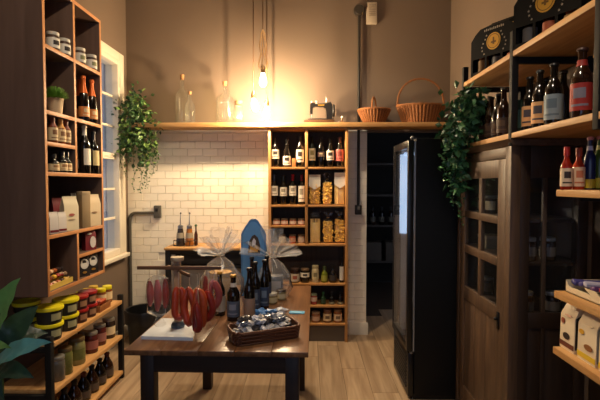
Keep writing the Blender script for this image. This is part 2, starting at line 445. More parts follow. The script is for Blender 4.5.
def pouch(loc, w, d, h, body, label, rotz=0., group=None, front=None, base=None, marks=(), name='coffee_pouch', cat='bag', side=None):
    """stand-up bag with a flat bottom, gusseted sides and a folded top"""
    t = thing(name, label, cat, loc, rotz, group)
    mb = MB(); bm = mb.bm
    secs = [(0, w/2*.97, d/2), (.06, w/2, d/2), (.70, w/2, d/2*.92), (.86, w/2*.98, d/2*.42), (.93, w/2*.97, d/2*.13), (1.0, w/2*.97, d/2*.11)]
    rings = []
    for f, hw, hd in secs:
        z = f*h
        gus = .0 if f < .1 else (.16 if f < .8 else .05)
        rings.append([bm.verts.new(p) for p in ((-hw, -hd, z), (hw, -hd, z), (hw*(1-gus*.6), 0, z), (hw, hd, z), (-hw, hd, z), (-hw*(1-gus*.6), 0, z))])
    bm.faces.new(rings[0][::-1]); bm.faces.new(rings[-1])
    for A, Bq in zip(rings, rings[1:]):
        for i in range(6): bm.faces.new((A[i], A[(i+1) % 6], Bq[(i+1) % 6], Bq[i]))
    mb.build('bag_body', body, t, angle=28)
    def patch(nm, m, x0, x1, z0, z1, e):
        # patches follow the flat front face (slopes in from .06h to .70h)
        def yy(z): f = z/h; return -(d/2 + (d/2*.92-d/2)*max(0, (f-.06)/.64)) - e if f <= .70 else -(d/2*.92 + (d/2*.42-d/2*.92)*(f-.70)/.16) - e
        q = MB(); zs = [z0] + ([.70*h] if z0 < .70*h < z1 else []) + [z1]
        fr = [(q.bm.verts.new((x0, yy(z), z)), q.bm.verts.new((x1, yy(z), z))) for z in zs]
        bk = [(q.bm.verts.new((x0, yy(z)+e*.6, z)), q.bm.verts.new((x1, yy(z)+e*.6, z))) for z in zs]
        for a, b in zip(fr, fr[1:]): q.bm.faces.new((a[0], a[1], b[1], b[0]))
        for a, b in zip(bk, bk[1:]): q.bm.faces.new((b[0], b[1], a[1], a[0]))
        loop = [v[0] for v in fr] + [v[1] for v in fr[::-1]]; lb = [v[0] for v in bk] + [v[1] for v in bk[::-1]]
        for i in range(len(loop)):
            j = (i+1) % len(loop); q.bm.faces.new((loop[i], lb[i], lb[j], loop[j]))
        return q.build(nm, m, t, smooth=False)
    if front: patch('front_label', front, -w/2*.96, w/2*.96, .07*h, .84*h, .0016)
    if base: patch('base_band', base, -w/2*.97, w/2*.97, .06*h, .16*h, .0022)
    for (m, x0, x1, z0, z1) in marks:
        q = MB(); n_ = 12; cx, cz_, ax, az = (x0+x1)/2*w, (z0+z1)/2*h, (x1-x0)/2*w, (z1-z0)/2*h
        def yv_(z): f = z/h; return -(d/2 + (d/2*.92-d/2)*max(0, (f-.06)/.64)) if f <= .70 else -(d/2*.92 + (d/2*.42-d/2*.92)*(f-.70)/.16)
        A = [(cx+ax*math.cos(2*PI*k/n_), cz_+az*math.sin(2*PI*k/n_)) for k in range(n_)]
        fr = [q.bm.verts.new((u, yv_(v)-.0030, v)) for u, v in A]; bk_ = [q.bm.verts.new((u, yv_(v)-.0012, v)) for u, v in A]
        q.bm.faces.new(fr); q.bm.faces.new(bk_[::-1])
        for k in range(n_): q.bm.faces.new((fr[k], bk_[k], bk_[(k+1) % n_], fr[(k+1) % n_]))
        q.build('label_print', m, t, smooth=False)
    if side:
        for sx in (-1, 1):
            q = MB(); e = .0012
            q.face([(sx*(w/2+e), -d/2*.9, .08*h), (sx*(w/2*.904+e), 0, .08*h), (sx*(w/2*.904+e), 0, .78*h), (sx*(w/2+e), -d/2*.8, .72*h)])
            q.face([(sx*(w/2+e), d/2*.9, .08*h), (sx*(w/2*.904+e), 0, .08*h), (sx*(w/2*.904+e), 0, .78*h), (sx*(w/2+e), d/2*.8, .72*h)])
            q.build('side_gusset', side, t, smooth=False)
    return t

# ------------------------------------------------------------------ long wall shelf on the back wall
m_pine = wood((176, 128, 74), (206, 160, 102), 'X', 4, .5)
m_pineY = wood((176, 128, 74), (206, 160, 102), 'Y', 4, .5)
m_pineZ = wood((170, 122, 70), (200, 154, 96), 'Z', 4, .5)
m_iron = mat((28, 26, 25), .45, metal=.4, noise=.2, nscale=40)
YS = 4.22
zst = aty(220, 122.5, YS).z; zsb = aty(220, 127, YS).z
ws = thing('wall_shelf', 'long pale pine shelf running across the back wall', 'shelf', (0, YS, zsb))
MB().box(XL+.12, XR-.005, YS, 4.452, zsb, zst, .002).build('board', m_pine, ws, world=True)
for xx in (-1.66, 1.37): MB().box(xx-.015, xx+.015, YS+.06, YB-.001, zsb-.004, zsb).box(xx-.015, xx+.015, 4.455, 4.47, zsb-.10, zsb).build('bracket', m_iron, ws, world=True)

# ------------------------------------------------------------------ back display unit
YU = 4.25
m_unit = wood((168, 116, 62), (196, 146, 88), 'Z', 4, .5)
m_unitx = wood((168, 116, 62), (196, 146, 88), 'X', 4, .5)
m_unitback = wood((44, 34, 27), (62, 48, 38), 'Z', 5, .65)
ux0, ux1, um = xa(268.3, 230, YU), xa(348, 230, YU), xa(306.5, 200, YU)
def uz(py): return aty(308, py, YU).z
du = thing('display_unit', 'pine bottle and jar shelving unit with dark back against the back wall', 'shelving', ((ux0+ux1)/2, YU, 0))
T = .026
ztop = zsb-.001
for a in (ux0, ux1-T): MB().box(a, a+T, YU, YB-.022, 0, ztop, .0015).build('side_panel', m_unit, du, world=True)
MB().box(ux0+T, ux1-T, YB-.034, YB-.022, 0, ztop).build('back_panel', m_unitback, du, world=True)
MB().box(ux0+T, ux1-T, YU, YB-.034, ztop-.02, ztop, .0015).build('top_board', m_unitx, du, world=True)
zA, zBq, zC2, zD, zE, zFq, zG = uz(167), uz(205), uz(225.5), uz(244), uz(283.5), uz(305.5), uz(323.5)
def ushelf(z, a, b): return MB().box(a, b, YU+.001, YB-.034, z-.02, z, .0015).build('shelf', m_unitx, du, world=True)
ushelf(zA, ux0+T, ux1-T); ushelf(zBq, ux0+T, ux1-T); ushelf(zC2, ux0+T, um-T/2); ushelf(zD, ux0+T, ux1-T); ushelf(zE, ux0+T, ux1-T)
ushelf(zFq, um+T/2+.012, ux1-T); ushelf(zG, um+T/2+.012, ux1-T); ushelf(zG-.02, ux0+T, um-T/2)
MB().box(um-T/2, um+T/2, YU+.001, YB-.034, zD, ztop-.02, .0015).build('divider', m_unit, du, world=True)
MB().box(um-T/2+.012, um+T/2+.012, YU+.001, YB-.034, 0, zE-.02, .0015).build('divider', m_unit, du, world=True)
MB().box(um+T/2+.012, ux1-T, YU+.03, YU+.045, 0, zG-.022).build('plinth_or_shade', mat((92, 80, 66), .7), du, world=True)  # grey front board stands in for the shadow below the lowest shelf

YI = 4.33    # row of goods on the unit
def ub(px, z, dy=0.): return (xa(px, 230, YI+dy), YI+dy, z)
g = 'bottles on the top row of the display unit'
bottle(ub(275.5, zA), .29, .036, 'wine', m_gl_dark, m_blackcap, m_paper, 'dark wine bottle with square white label, leftmost on the unit top row', (.28, .58), mark=m_ink, group=g)
bottle(ub(287, zA), .27, .037, 'champ', m_gl_dark, m_blackcap, m_paper, 'dark wine bottle with low white label, second on the unit top row', (.08, .40), mark=m_ink, group=g)
bottle(ub(300, zA), .30, .036, 'wine', m_gl_dark, m_blackcap, m_paper, 'dark wine bottle with tall white label beside the top row divider', (.16, .56), mark=m_ink, group=g)
bx = thing('carton', 'tiny orange carton between two wine bottles on the unit top row', 'box', ub(294, zA, -.02))
MB().box(-.018, .018, -.02, .02, 0, .085, .001).build('carton_body', mat((176, 112, 60), .6), bx)
bottle(ub(312, zA), .29, .033, 'wine', m_gl_green, m_gl_green, m_cream, 'green wine bottle with yellowish label right of the top row divider', (.22, .62), mark=mat((140, 120, 70), .7), group=g)
bottle(ub(321, zA), .29, .033, 'wine', m_gl_dark, m_blackcap, mat((96, 66, 62), .6), 'dark wine bottle with dull brown label in the unit top row', (.34, .50), mark=m_cream, group=g)
bottle(ub(330, zA), .28, .036, 'champ', m_gl_dark, m_blackcap, m_paper, 'dark bottle with ragged white label and black print, top row', (.24, .56), mark=m_ink, group=g)
bottle(ub(339.5, zA), .29, .038, 'champ', m_gl_dark, mat((90, 52, 40), .4), mat((176, 88, 78), .6), 'dark bottle with pinkish red label, rightmost on the unit top row', (.20, .58), mark=mat((120, 52, 46), .6), group=g)
g = 'bottles on the second row of the display unit'
for px, cap, txt, lz, hh in ((274.5, mat((70, 74, 92), .35, metal=.4), 'with slate blue capsule', (.30, .62), .29), (283.5, m_gl_green, 'with plain green neck', (.30, .60), .28),
                       (292.8, mat((176, 34, 44), .35, metal=.2), 'with bright red capsule', (.30, .62), .29), (301.5, mat((120, 22, 32), .4), 'with dark red capsule', (.10, .62), .29)):
    bottle(ub(px, zBq), hh, .034, 'wine', m_gl_dark, cap, m_paper, 'wine bottle %s on the second row of the display unit' % txt, lz, half=1.75 if px < 300 else 1.0, mark=mat((150, 140, 120), .7), group=g, capz=.79)
# pasta bags
m_film = clearmat('film')
m_pasta = mat((240, 186, 84), .55, noise=.25, nscale=30, bump=.6)
m_pasta2 = mat((244, 200, 120), .55, noise=.2, nscale=30, bump=.6)
def pasta(px, z, w, h, label, top=None, tie=False, shape='curl', seed=0):
    rnd = random.Random(seed)
    t = thing('pasta_bag', label, 'bag', ub(px, z), 0, 'pasta bags on the display unit')
    d = .075
    mb = MB().box(-w*.40, w*.40, -d*.36, d*.36, .006, h*(.66 if shape == 'stick' else .70), .012)
    if shape == 'stick':
        for i in range(26):
            x0 = rnd.uniform(-w*.42, w*.42); y0 = rnd.uniform(-d*.38, d*.38)
            mb.tube([(x0, y0, .006), (x0+rnd.uniform(-.004, .004), y0, h*.78)], .0052, 6)
    else:
        for i in range(110):
            c = (rnd.uniform(-w*.40, w*.40), rnd.choice((-1, -1, 1))*rnd.uniform(d*.30, d*.40), rnd.uniform(.02, h*.72))
            a = Vector((rnd.uniform(-1, 1), rnd.uniform(-1, 1), rnd.uniform(-1, 1))).normalized()*.014
            b2 = Vector((rnd.uniform(-1, 1), rnd.uniform(-1, 1), rnd.uniform(-1, 1))).normalized()*.008
            C = Vector(c); mb.tube([C-a, C+b2, C+a], .0068, 6)
    o = mb.build('pasta', m_pasta if shape != 'stick' else m_pasta2, t); o['kind'] = 'stuff'
    mb = MB(); secs = [(0, .94, .94), (.05, 1, 1), (.60, 1.0, .95), (.76, .9 if tie else .97, .6 if tie else .7)]
    if tie: secs += [(.80, .16, .3), (.83, .14, .26), (.93, .55, .35), (1.0, .75, .2)]
    else: secs += [(.92, .95, .2), (1.0, .95, .06)]
    mb.lathe([(1, f*h) for f, _, _ in secs], 20)
    mb.bm.verts.ensure_lookup_table()
    for i, v in enumerate(mb.bm.verts):
        f, sx, sy = secs[i//20]; a = 2*PI*(i % 20)/20
        ca, sa = math.cos(a), math.sin(a)
        n4 = (abs(ca)**4+abs(sa)**4)**-.25
        k = 1+(.05*rnd.uniform(-1, 1) if 0 < f else 0)
        if tie and f > .84: k *= 1+.35*math.sin(5*a+seed)
        v.co.x = ca*n4*w/2*sx*k; v.co.y = sa*n4*d/2*sy*k
    mb.build('clear_bag', m_film, t)
    if top:
        MB().prism([(-w/2*.96, h*.62), (0, h*.50), (w/2*.96, h*.62), (w/2*.96, h*.99), (-w/2*.96, h*.99)], -d/2-.003, -d/2-.001).build('paper_header', top, t, smooth=False)
    if tie:
        MB().tube([(.0115*math.cos(a*PI/6)*w/.1, .012*math.sin(a*PI/6), h*.815) for a in range(12)], .003, 6, True).build('tie', mat((200, 150, 60), .4), t)
    return t
pasta(314.5, zBq, .115, .29, 'pasta bag with white heart shaped paper header, second row', m_paper, seed=1)
pasta(327, zBq, .095, .30, 'clear tied bag of yellow pasta between two headed bags', None, True, seed=2)
pasta(339.5, zBq, .11, .31, 'tall pasta bag with white header beside the unit side panel', mat((235, 228, 214), .7), shape='stick', seed=3)
pasta(315, zD, .105, .30, 'clear bag of pale spaghetti on the third row', None, False, 'stick', seed=4)
pasta(328, zD, .10, .30, 'clear tied bag of broad yellow pasta on the third row', None, True, seed=5)
pasta(339.5, zD, .10, .31, 'clear tied bag of golden pasta at the right end of third row', None, True, seed=6)
# small jars left bay
m_honey = mat((150, 92, 60), .2, noise=.15, nscale=40)
m_jam = mat((166, 96, 70), .2, noise=.2, nscale=40)
m_ltlid = mat((120, 96, 72), .4, metal=.3)
for i, px in enumerate((276.5, 284.5, 293, 301.2)):
    jar(ub(px, zC2, -.02), .062, .034, m_jam, m_ltlid, mat((222, 196, 172), .6), 'small squat jar with pale label, %s of four on the narrow jar shelf' % ('leftmost', 'second', 'third', 'rightmost')[i], group='squat jars on the narrow shelf', lidh=.24)
jar(ub(282.3, zD, -.02), .085, .034, mat((196, 176, 130), .25), m_ltlid, m_cream, 'pale cream filled jar half hidden by the cellophane', group='jars under the narrow shelf', lidh=.2)
jar(ub(292.5, zD, -.02), .085, .034, mat((190, 92, 60), .25), m_ltlid, mat((200, 150, 120), .6), 'orange jam jar, middle of the three jars under the narrow shelf', group='jars under the narrow shelf', lidh=.2)
jar(ub(301.3, zD, -.02), .085, .034, mat((196, 160, 128), .25), m_ltlid, mat((206, 180, 150), .6), 'peach coloured jar beside the divider under the narrow shelf', group='jars under the narrow shelf', lidh=.2)
# counter row
m_cap2 = mat((60, 44, 38), .4)
jar(ub(295, zE, -.02), .14, .043, m_gl_brown, m_cap2, mat((196, 180, 156), .6), 'dark jar with a beige label carrying a reddish mark, counter row', (.1, .62), group='counter row of the display unit', mark=mat((150, 80, 60), .6))
jar(ub(305, zE, -.02), .135, .043, m_gl_dark, m_ltlid, m_paper, 'dark jar with white topped label second on the counter row', (.40, .72), group='counter row of the display unit', mark=m_ink)
jar(ub(315.3, zE, -.02), .165, .034, mat((206, 192, 150), .25, noise=.1), mat((176, 160, 116), .4), mat((196, 180, 136), .6), 'tall pale jar with straw coloured lid on the counter row', (.2, .72), group='counter row of the display unit', mark=mat((120, 110, 80), .6))
bottle(ub(324.5, zE, -.02), .155, .031, 'sauce', mat((108, 116, 32), .15), mat((60, 70, 30), .4), mat((150, 150, 60), .6), 'small olive green bottle on the counter row', (.12, .46), group='counter row of the display unit')
bottle(ub(333, zE, -.02), .16, .036, 'sauce', m_gl_dark, m_blackcap, mat((52, 46, 40), .6), 'squat black bottle beside the slim oil bottle', (.14, .46), group='counter row of the display unit')
bottle(ub(341.7, zE, -.02), .235, .021, 'long', m_gl_dark, m_blackcap, mat((206, 200, 184), .6), 'slim dark oil bottle with narrow white label on the counter row', (.10, .66), half=1.2, group='counter row of the display unit')
g = 'small goods under the counter row'
jar(ub(314, zFq, -.02), .10, .031, mat((160, 70, 62), .25, noise=.2), mat((150, 160, 130), .4), mat((206, 180, 160), .6), 'small jar with red and white contents under the counter row', (.3, .7), group=g)
bottle(ub(323.3, zFq, -.02), .115, .025, 'sauce', mat((36, 70, 40), .15), mat((40, 90, 50), .4), mat((50, 74, 50), .6), 'little green bottle under the counter row', (.12, .48), group=g)
for px, s in ((332, 'left'), (340.5, 'right')):
    bottle(ub(px, zFq, -.02), .115, .027, 'sauce', m_gl_dark, m_blackcap, mat((150, 148, 120), .6), 'little black bottle with low pale label, the %s one of two' % s, (.05, .22), group=g)
g = 'preserve jars on the lowest shelf of the unit'
jar(ub(316, zG, -.02), .10, .042, mat((140, 92, 62), .25), mat((170, 140, 110), .4), mat((196, 160, 130), .6), 'squat brown preserve jar, lowest shelf of the display unit', (.2, .6), group=g)
jar(ub(327.5, zG, -.02), .125, .041, mat((130, 86, 54), .25), mat((110, 76, 60), .4), m_cream, 'preserve jar with big beige label, middle of lowest unit shelf', (.15, .68), group=g, mark=m_ltlid)
jar(ub(338, zG, -.02), .125, .041, mat((150, 92, 50), .25), mat((126, 90, 60), .4), mat((220, 190, 150), .6), 'preserve jar with peach label, right end of lowest unit shelf', (.15, .66), group=g, mark=m_ltlid)

# ------------------------------------------------------------------ things on the wall shelf
def sp(px, dy=.12): return (xa(px, 118, YS+dy), YS+dy, zst)
m_glass = clearmat('jug')
m_cork = mat((150, 108, 66), .85, noise=.2, nscale=60)
def jug(loc, h, r, label, neck=.34, ring=False, stop=True):
    t = thing('glass_jug', label, 'jug', loc, 0, 'glass jugs on the wall shelf')
    pr = [(0, .0), (r*.95, 0), (r, .02*h), (r, .52*h), (r*.93, .60*h), (r*neck*1.5, .70*h), (r*neck, .75*h), (r*neck, .90*h), (r*neck*1.2, .905*h), (r*neck*1.2, .93*h)]
    MB().lathe(pr, 24).build('glass_body', m_glass, t)
    if stop: MB().lathe([(0, .90*h), (r*neck*.9, .90*h), (r*neck*1.05, .935*h), (r*neck*1.15, 1.0*h), (0, 1.0*h)], 14).build('cork', m_cork, t)
    if ring:
        pts = [(r*neck + .028*math.sin(a*PI/8), 0, .80*h - .05*(1-math.cos(a*PI/8))) for a in range(0, 9)]
        MB().tube(pts, .006, 8).build('handle', m_glass, t)
    return t
jug(sp(182.5, .155), .48, .070, 'tall clear glass jug with cork standing on the wall shelf', .26)
t = jug(sp(190, .06), .30, .048, 'smaller stoppered glass bottle standing before the tallest jug', .30, False, True)
jug(sp(225, .10), .40, .085, 'round clear glass jug with a finger handle near the lamps', .24, True)
t = thing('glass_jar', 'low clear glass jar just right of the handled jug', 'jar', sp(239, .17), 0, 'glass jugs on the wall shelf')
MB().lathe([(0, 0), (.045, 0), (.05, .01), (.05, .15), (.04, .17), (.036, .20), (.04, .205)], 20).build('glass_body', m_glass, t)
MB().lathe([(0, .195), (.034, .195), (.037, .23), (0, .23)], 14).build('cork', m_cork, t)

# sewing machine
p = sp(320, .11)
sm = thing('sewing_machine', 'old black hand sewing machine standing on the wall shelf', 'sewing machine', p); sm.scale = (1.0, 1.0, 1.08)
m_smb = mat((22, 18, 15), .4, noise=.3, nscale=30)
m_smw = wood((74, 48, 28), (104, 70, 40), 'X', 6, .45)
MB().box(-.155, .135, -.07, .07, 0, .03, .008).build('base', m_smw, sm)
arm = [(.115, .03), (.115, .165), (.10, .19), (.05, .175), (-.04, .172), (-.07, .185), (-.088, .178), (-.095, .165), (-.095, .085), (-.070, .085), (-.066, .14), (-.045, .150), (.03, .148), (.055, .13), (.062, .09), (.060, .03)]
MB().prism(arm, -.026, .026).build('arm', m_smb, sm)
MB().box(-.115, .13, -.05, .05, .03, .042, .004).build('bed_plate', m_smb, sm)
MB().lathe([(.0, .0), (.05, .0), (.056, .006), (.056, .016), (.05, .022), (0, .022)], 20).xf(Matrix.Translation((.118, 0, .115)) @ Matrix.Rotation(PI/2, 4, 'Y')).build('hand_wheel', m_smb, sm)
MB().tube([(-.082, 0, .20), (-.082, 0, .05)], .005, 8).tube([(-.082, 0, .062), (-.082, -.012, .045)], .004, 6).build('needle_bar', m_steel, sm)
MB().lathe([(0, 0), (.014, 0), (.014, .004), (.008, .006), (.008, .022), (.014, .024), (.014, .028), (0, .028)], 12, (-.035, 0, .172)).build('thread_spool', mat((214, 206, 190), .5), sm)
MB().tube([(.06, 0, .17), (.06, 0, .225)], .003, 6).build('spool_pin', m_steel, sm)
MB().box(-.02, .04, -.0285, -.026, .153, .168).build('gold_badge', m_gold, sm)
t = thing('thread_stand', 'small turned wooden stand with pale knob beside the sewing machine', 'stand', sp(342, .08))
MB().lathe([(0, 0), (.055, 0), (.055, .008), (.02, .016), (.008, .022), (.008, .05), (0, .05)], 16).build('base', mat((120, 84, 50), .4), t)
MB().ball((0, 0, .058), .013).build('knob', mat((220, 212, 196), .4), t)

# baskets
m_wick = mat((140, 86, 42), .6, noise=.35, nscale=60, bump=.5)
m_wick2 = mat((122, 68, 30), .65, noise=.35, nscale=60, bump=.5)
m_wickin = mat((84, 48, 24), .8)
def wbasket(px, r0, r1, h, hh, label, hrot, dy=.12, ns=30, oval=1.):
    t = thing('wicker_basket', label, 'basket', sp(px, dy), 0, 'wicker baskets on the wall shelf')
    MB().lathe([(0, .004), (r0, .004), (r1*.985, h), (r1*.96, h), (r0*.96, .012), (0, .012)], 40).build('lining', m_wickin, t)
    t.scale = (1, oval, 1)
    mb = MB()
    for k in range(ns):
        a = 2*PI*k/ns; wdt = .40*2*PI/ns
        q = []
        for f in (0, .33, .66, 1.):
            r = (r0+(r1-r0)*f)+.004+.003*math.sin(f*PI)
            q.append([mb.bm.verts.new((rr*math.cos(aa), rr*math.sin(aa), f*h)) for rr, aa in ((r, a-wdt), (r+.005, a), (r, a+wdt))])
        for A, Bq in zip(q, q[1:]):
            for i in range(2): mb.bm.faces.new((A[i], A[i+1], Bq[i+1], Bq[i]))
    mb.build('splints', m_wick, t)
    mb = MB()
    for f in (.12, .3, .48, .66, .84):
        r = r0+(r1-r0)*f+.005
        mb.tube([((r+.004*math.sin(ns*a*PI/60+f*9))*math.cos(a*PI/60), (r+.004*math.sin(ns*a*PI/60+f*9))*math.sin(a*PI/60), f*h) for a in range(120)], .0035, 5, True)
    mb.build('weave_bands', m_wick2, t)
    mb = MB()
    for ph in (0, PI):
        mb.tube([((r1+.003)*math.cos(a*PI/40)+.0, (r1+.003)*math.sin(a*PI/40), h+.003+.004*math.sin(a*.9+ph)) for a in range(80)], .008, 6, True)
    mb.build('rim', m_wick, t)
    mb = MB()
    for ph in (0, PI):
        pts = []
        for i in range(33):
            a = PI*i/32; x = r1*math.cos(a); z = h + (hh-h)*math.sin(a)**.8
            x += .004*math.cos(i*1.6+ph); z += .004*math.sin(i*1.6+ph); pts.append((x*math.cos(hrot), x*math.sin(hrot), z))
        mb.tube(pts, .0075, 6)
    mb.build('handle', m_wick, t)
    return t
wbasket(374, .088, .15, .125, .245, 'smaller round wicker basket with its handle seen edge on', PI/2*.84, dy=.115, oval=.88)
wbasket(420.5, .160, .222, .162, .425, 'large round wicker basket with a high arched handle', .06, dy=.12, ns=40, oval=.66)

# ------------------------------------------------------------------ conduits, boxes on the back wall
m_pipe = mat((48, 44, 39), .45, metal=.3, noise=.1, nscale=20)
m_pipe2 = mat((84, 80, 72), .45, metal=.3, noise=.1, nscale=20)
yp = 4.462
c = thing('wall_conduit', 'grey metal conduit bending from the window corner to a square box', 'conduit', (XL+.03, yp, 0))
xq, zq, xe = xa(130, 240, yp), aty(140, 213, yp).z, xa(155.5, 213, yp)
pts = [(xq, yp, 0), (xq, yp, zq-.06)] + [(xq+.06-.06*math.cos(a*PI/12), yp, zq-.06+.06*math.sin(a*PI/12)) for a in range(1, 6)] + [(xq+.06, yp, zq), (xe, yp, zq)]
MB().tube(pts, .0155, 10).build('pipe', m_pipe2, c, world=True)
MB().box(xe-.01, xe+.055, yp-.03, YB-.016, zq-.05, zq+.075, .006).build('junction_box', m_pipe2, c, world=True)
MB().box(xe+.008, xe+.036, yp-.034, yp-.029, zq+.018, zq+.05, .002).build('socket_face', mat((30, 28, 26), .4), c, world=True)
c = thing('wall_conduit', 'dark vertical conduit running down behind the wall shelf to a switch box', 'conduit', (xa(360, 150, yp), yp, 1.3))
xq = xa(358.7, 120, yp+.01)
MB().tube([(xq, yp+.008, aty(358, 207, yp).z), (xq, yp+.008, aty(359, 14, yp).z)], .0145, 10).build('pipe', m_pipe, c, world=True)
zb0, zb1 = aty(357, 214.5, yp).z, aty(357, 205, yp).z
MB().box(xq-.034, xq+.030, yp-.035, YB-.016, zb0, zb1, .006).build('switch_box', m_pipe, c, world=True)
MB().box(xq-.014, xq+.01, yp-.040, yp-.034, zb0+.05, zb1-.012, .002).build('switch', mat((120, 116, 105), .4), c, world=True)
zr = aty(359, 10, yp).z
MB().lathe([(0, 0), (.05, 0), (.055, .01), (.055, .045), (.045, .06), (0, .06)], 18).xf(Matrix.Translation((xq, YB-.001, zr)) @ Matrix.Rotation(PI/2, 4, 'X')).build('round_box', mat((44, 38, 32), .35), c, world=True)
c = thing('wall_sensor', 'beige plastic control box high on the wall beside the conduit', 'control box', (xa(372, 14, 4.48), 4.48, aty(372, 24, 4.48).z))
a0, a1 = aty(366.5, 24, 4.47), aty(377, 2.5, 4.47)
MB().box(a0.x, a1.x, 4.455, YB-.001, a0.z, a1.z, .006).build('housing', mat((176, 160, 138), .5), c, world=True)
for k in range(7): MB().box(a0.x+.02, a1.x-.014, 4.451, 4.456, a0.z+.075+k*.017, a0.z+.083+k*.017, .001).build('vent_slat', mat((140, 126, 108), .5), c, world=True)
MB().tube([(a0.x+.01, 4.46, a1.z-.04), (xq+.03, 4.47, a1.z-.05), (xq+.02, 4.47, zr+.03)], .006, 6).build('wire', mat((96, 60, 44), .5), c, world=True)

# ------------------------------------------------------------------ back console with oil bottles
yc0 = 4.10
zt = aty(190, 248, yc0).z
cx0, cx1 = xa(165, 250, yc0), ux0-.03
cn = thing('console_table', 'narrow console with pine top and black steel frame by the brick wall', 'table', ((cx0+cx1)/2, yc0, 0))
MB().box(cx0-.008, cx1, yc0-.01, YB-.03, zt-.02, zt, .003).build('table_top', m_pine, cn, world=True)
for xx in (cx0, cx1-.045):
    for yy in (yc0, YB-.08): MB().box(xx, xx+.045, yy, yy+.04, 0, zt-.02, .002).build('leg', m_iron, cn, world=True)
MB().box(cx0+.045, cx1-.045, yc0, yc0+.04, zt-.062, zt-.02, .002).build('front_rail', m_iron, cn, world=True)
m_drw = mat((44, 40, 36), .5)
MB().box(cx0+.135, cx1-.06, yc0+.05, YB-.10, zt-.16, zt-.064, .004).build('drawer', m_drw, cn, world=True)
MB().box(cx0+.045, cx1-.045, yc0+.005, YB-.08, zt-.19, zt-.165, .002).build('lower_shelf', m_iron, cn, world=True)
MB().box(cx0+.045, cx1-.045, yc0+.01, YB-.08, .16, .18, .002).build('bottom_shelf', m_iron, cn, world=True)
YO = 4.25
for px, body, lb in ((180.5, mat((52, 44, 40), .15), 'dark vinegar bottle with a long pourer on the console'), (189.5, mat((156, 96, 40), .15), 'amber oil bottle with a long pourer on the console')):
    t = thing('pourer_bottle', lb, 'bottle', (xa(px, 240, YO), YO, zt), 0, 'pourer bottles on the console')
    MB().lathe([(0, .004), (.040, .004), (.042, .02), (.036, .09), (.030, .12), (.026, .155), (.024, .165), (0, .165)], 16).build('glass_body', body, t)
    MB().lathe([(0, .165), (.026, .165), (.026, .19), (.012, .20), (0, .20)], 12).build('collar', m_steel, t)
    MB().tube([(0, 0, .19), (0, 0, .25), (.004, 0, .305)], [.006, .004, .003], 8).build('pourer', m_steel, t)
    MB().ball((.004, 0, .31), .008).build('pourer_tip', m_iron, t)
    MB().lathe([(.030, .075), (.038, .075), (.034, .125), (.028, .125)], 16).build('label', mat((150, 140, 120), .6), t)
t = thing('wire_caddy', 'low dark wire caddy holding the two pourer bottles', 'caddy', (xa(185, 240, YO), YO, zt))
mb = MB()
for z in (.003, .05): mb.tube([(.11*math.cos(a*PI/16), .05*math.sin(a*PI/16), z) for a in range(32)], .003, 5, True)
mb.build('ring', m_iron, t)
for k in range(6): MB().tube([(.11*math.cos(k*PI/3), .05*math.sin(k*PI/3), .003), (.11*math.cos(k*PI/3), .05*math.sin(k*PI/3), .05)], .003, 5).build('upright', m_iron, t)
t = thing('bottle_stopper', 'tiny green topped stopper bottle beside the amber oil bottle', 'bottle', (xa(196, 240, YO+.06), YO+.06, zt))
MB().lathe([(0, 0), (.018, 0), (.018, .10), (.007, .14), (.007, .18), (0, .18)], 12).build('glass_body', m_amber, t)
MB().ball((0, 0, .187), .013).build('cap', mat((60, 96, 48), .5), t)

# ------------------------------------------------------------------ black bin in the corner by the window
pbn = atz(140, 345, 0)
bnx, bny = -1.53, 4.16
t = thing('waste_bin', 'black waste bin with a bag folded over its rim by the wall', 'bin', (bnx, bny, 0))
m_bin = mat((20, 20, 21), .5)
MB().lathe([(0, 0), (.135, 0), (.14, .01), (.17, .34), (.165, .34), (.135, .02), (0, .02)], 24, sx=1.0, sy=1.0).build('bucket', m_bin, t)
MB().lathe([(.166, .338), (.178, .345), (.184, .33), (.180, .25), (.176, .22)], 40, wob=lambda a, z: 1+.018*math.sin(9*a+z*60)).build('bag', mat((26, 26, 28), .28), t)

# ------------------------------------------------------------------ tall open shelf cabinet on the left wall
XCF, XCB = -1.44, XL+.002
m_lam = wood((84, 64, 53), (104, 81, 68), 'Z', 3, .5, stretch=5)
m_lamh = wood((84, 64, 53), (102, 79, 66), 'Y', 3, .5, stretch=5)
m_edge = wood((170, 112, 66), (196, 138, 86), 'Y', 5, .5)
m_edgez = wood((170, 112, 66), (196, 138, 86), 'Z', 5, .5)
cy0, cym, cy1 = ya(48.5, 200, XCF), ya(76.5, 160, XCF), ya(101.5, 160, XCF)
def cz(py): return atx(76.5, py, XCF).z
ctop, cbot = atx(101, 21, XCF).z, atx(101, 274, XCF).z
cab = thing('tall_shelf_cabinet', 'tall dark brown open cabinet with pale edged compartments on the left wall', 'cabinet', ((XCF+XCB)/2, (cy0+cy1)/2, cbot))
T2 = .022
def board(nm, y0, y1, z0, z1, vert):
    o = MB().box(XCB, XCF-.002, y0, y1, z0, z1).build(nm, m_lam if vert else m_lamh, cab, world=True)
    MB().box(XCF-.002, XCF, y0, y1, z0, z1, .0006).build('edge_band', m_edgez if vert else m_edge, o, world=True)
board('side_panel', cy0-T2, cy0, cbot, ctop, True); board('side_panel', cy1, cy1+T2, cbot, ctop, True)
board('top_board', cy0, cy1, ctop-T2, ctop, False); board('bottom_board', cy0, cy1, cbot, cbot+T2, False)
MB().box(XCB, XCB+.008, cy0, cy1, cbot+T2, ctop-T2).build('back_panel', m_lam, cab, world=True)
z1, z2, z3, z4, z5, z6, z7 = cz(60), cz(118), cz(146), cz(173), cz(230), cz(255.5), cbot+T2
h2 = T2/2
def cshelf(z, a, b): board('shelf', a, b, z-T2, z, False)
for z in (z1, z2): cshelf(z, cy0, cym-h2); cshelf(z, cym+h2, cy1)
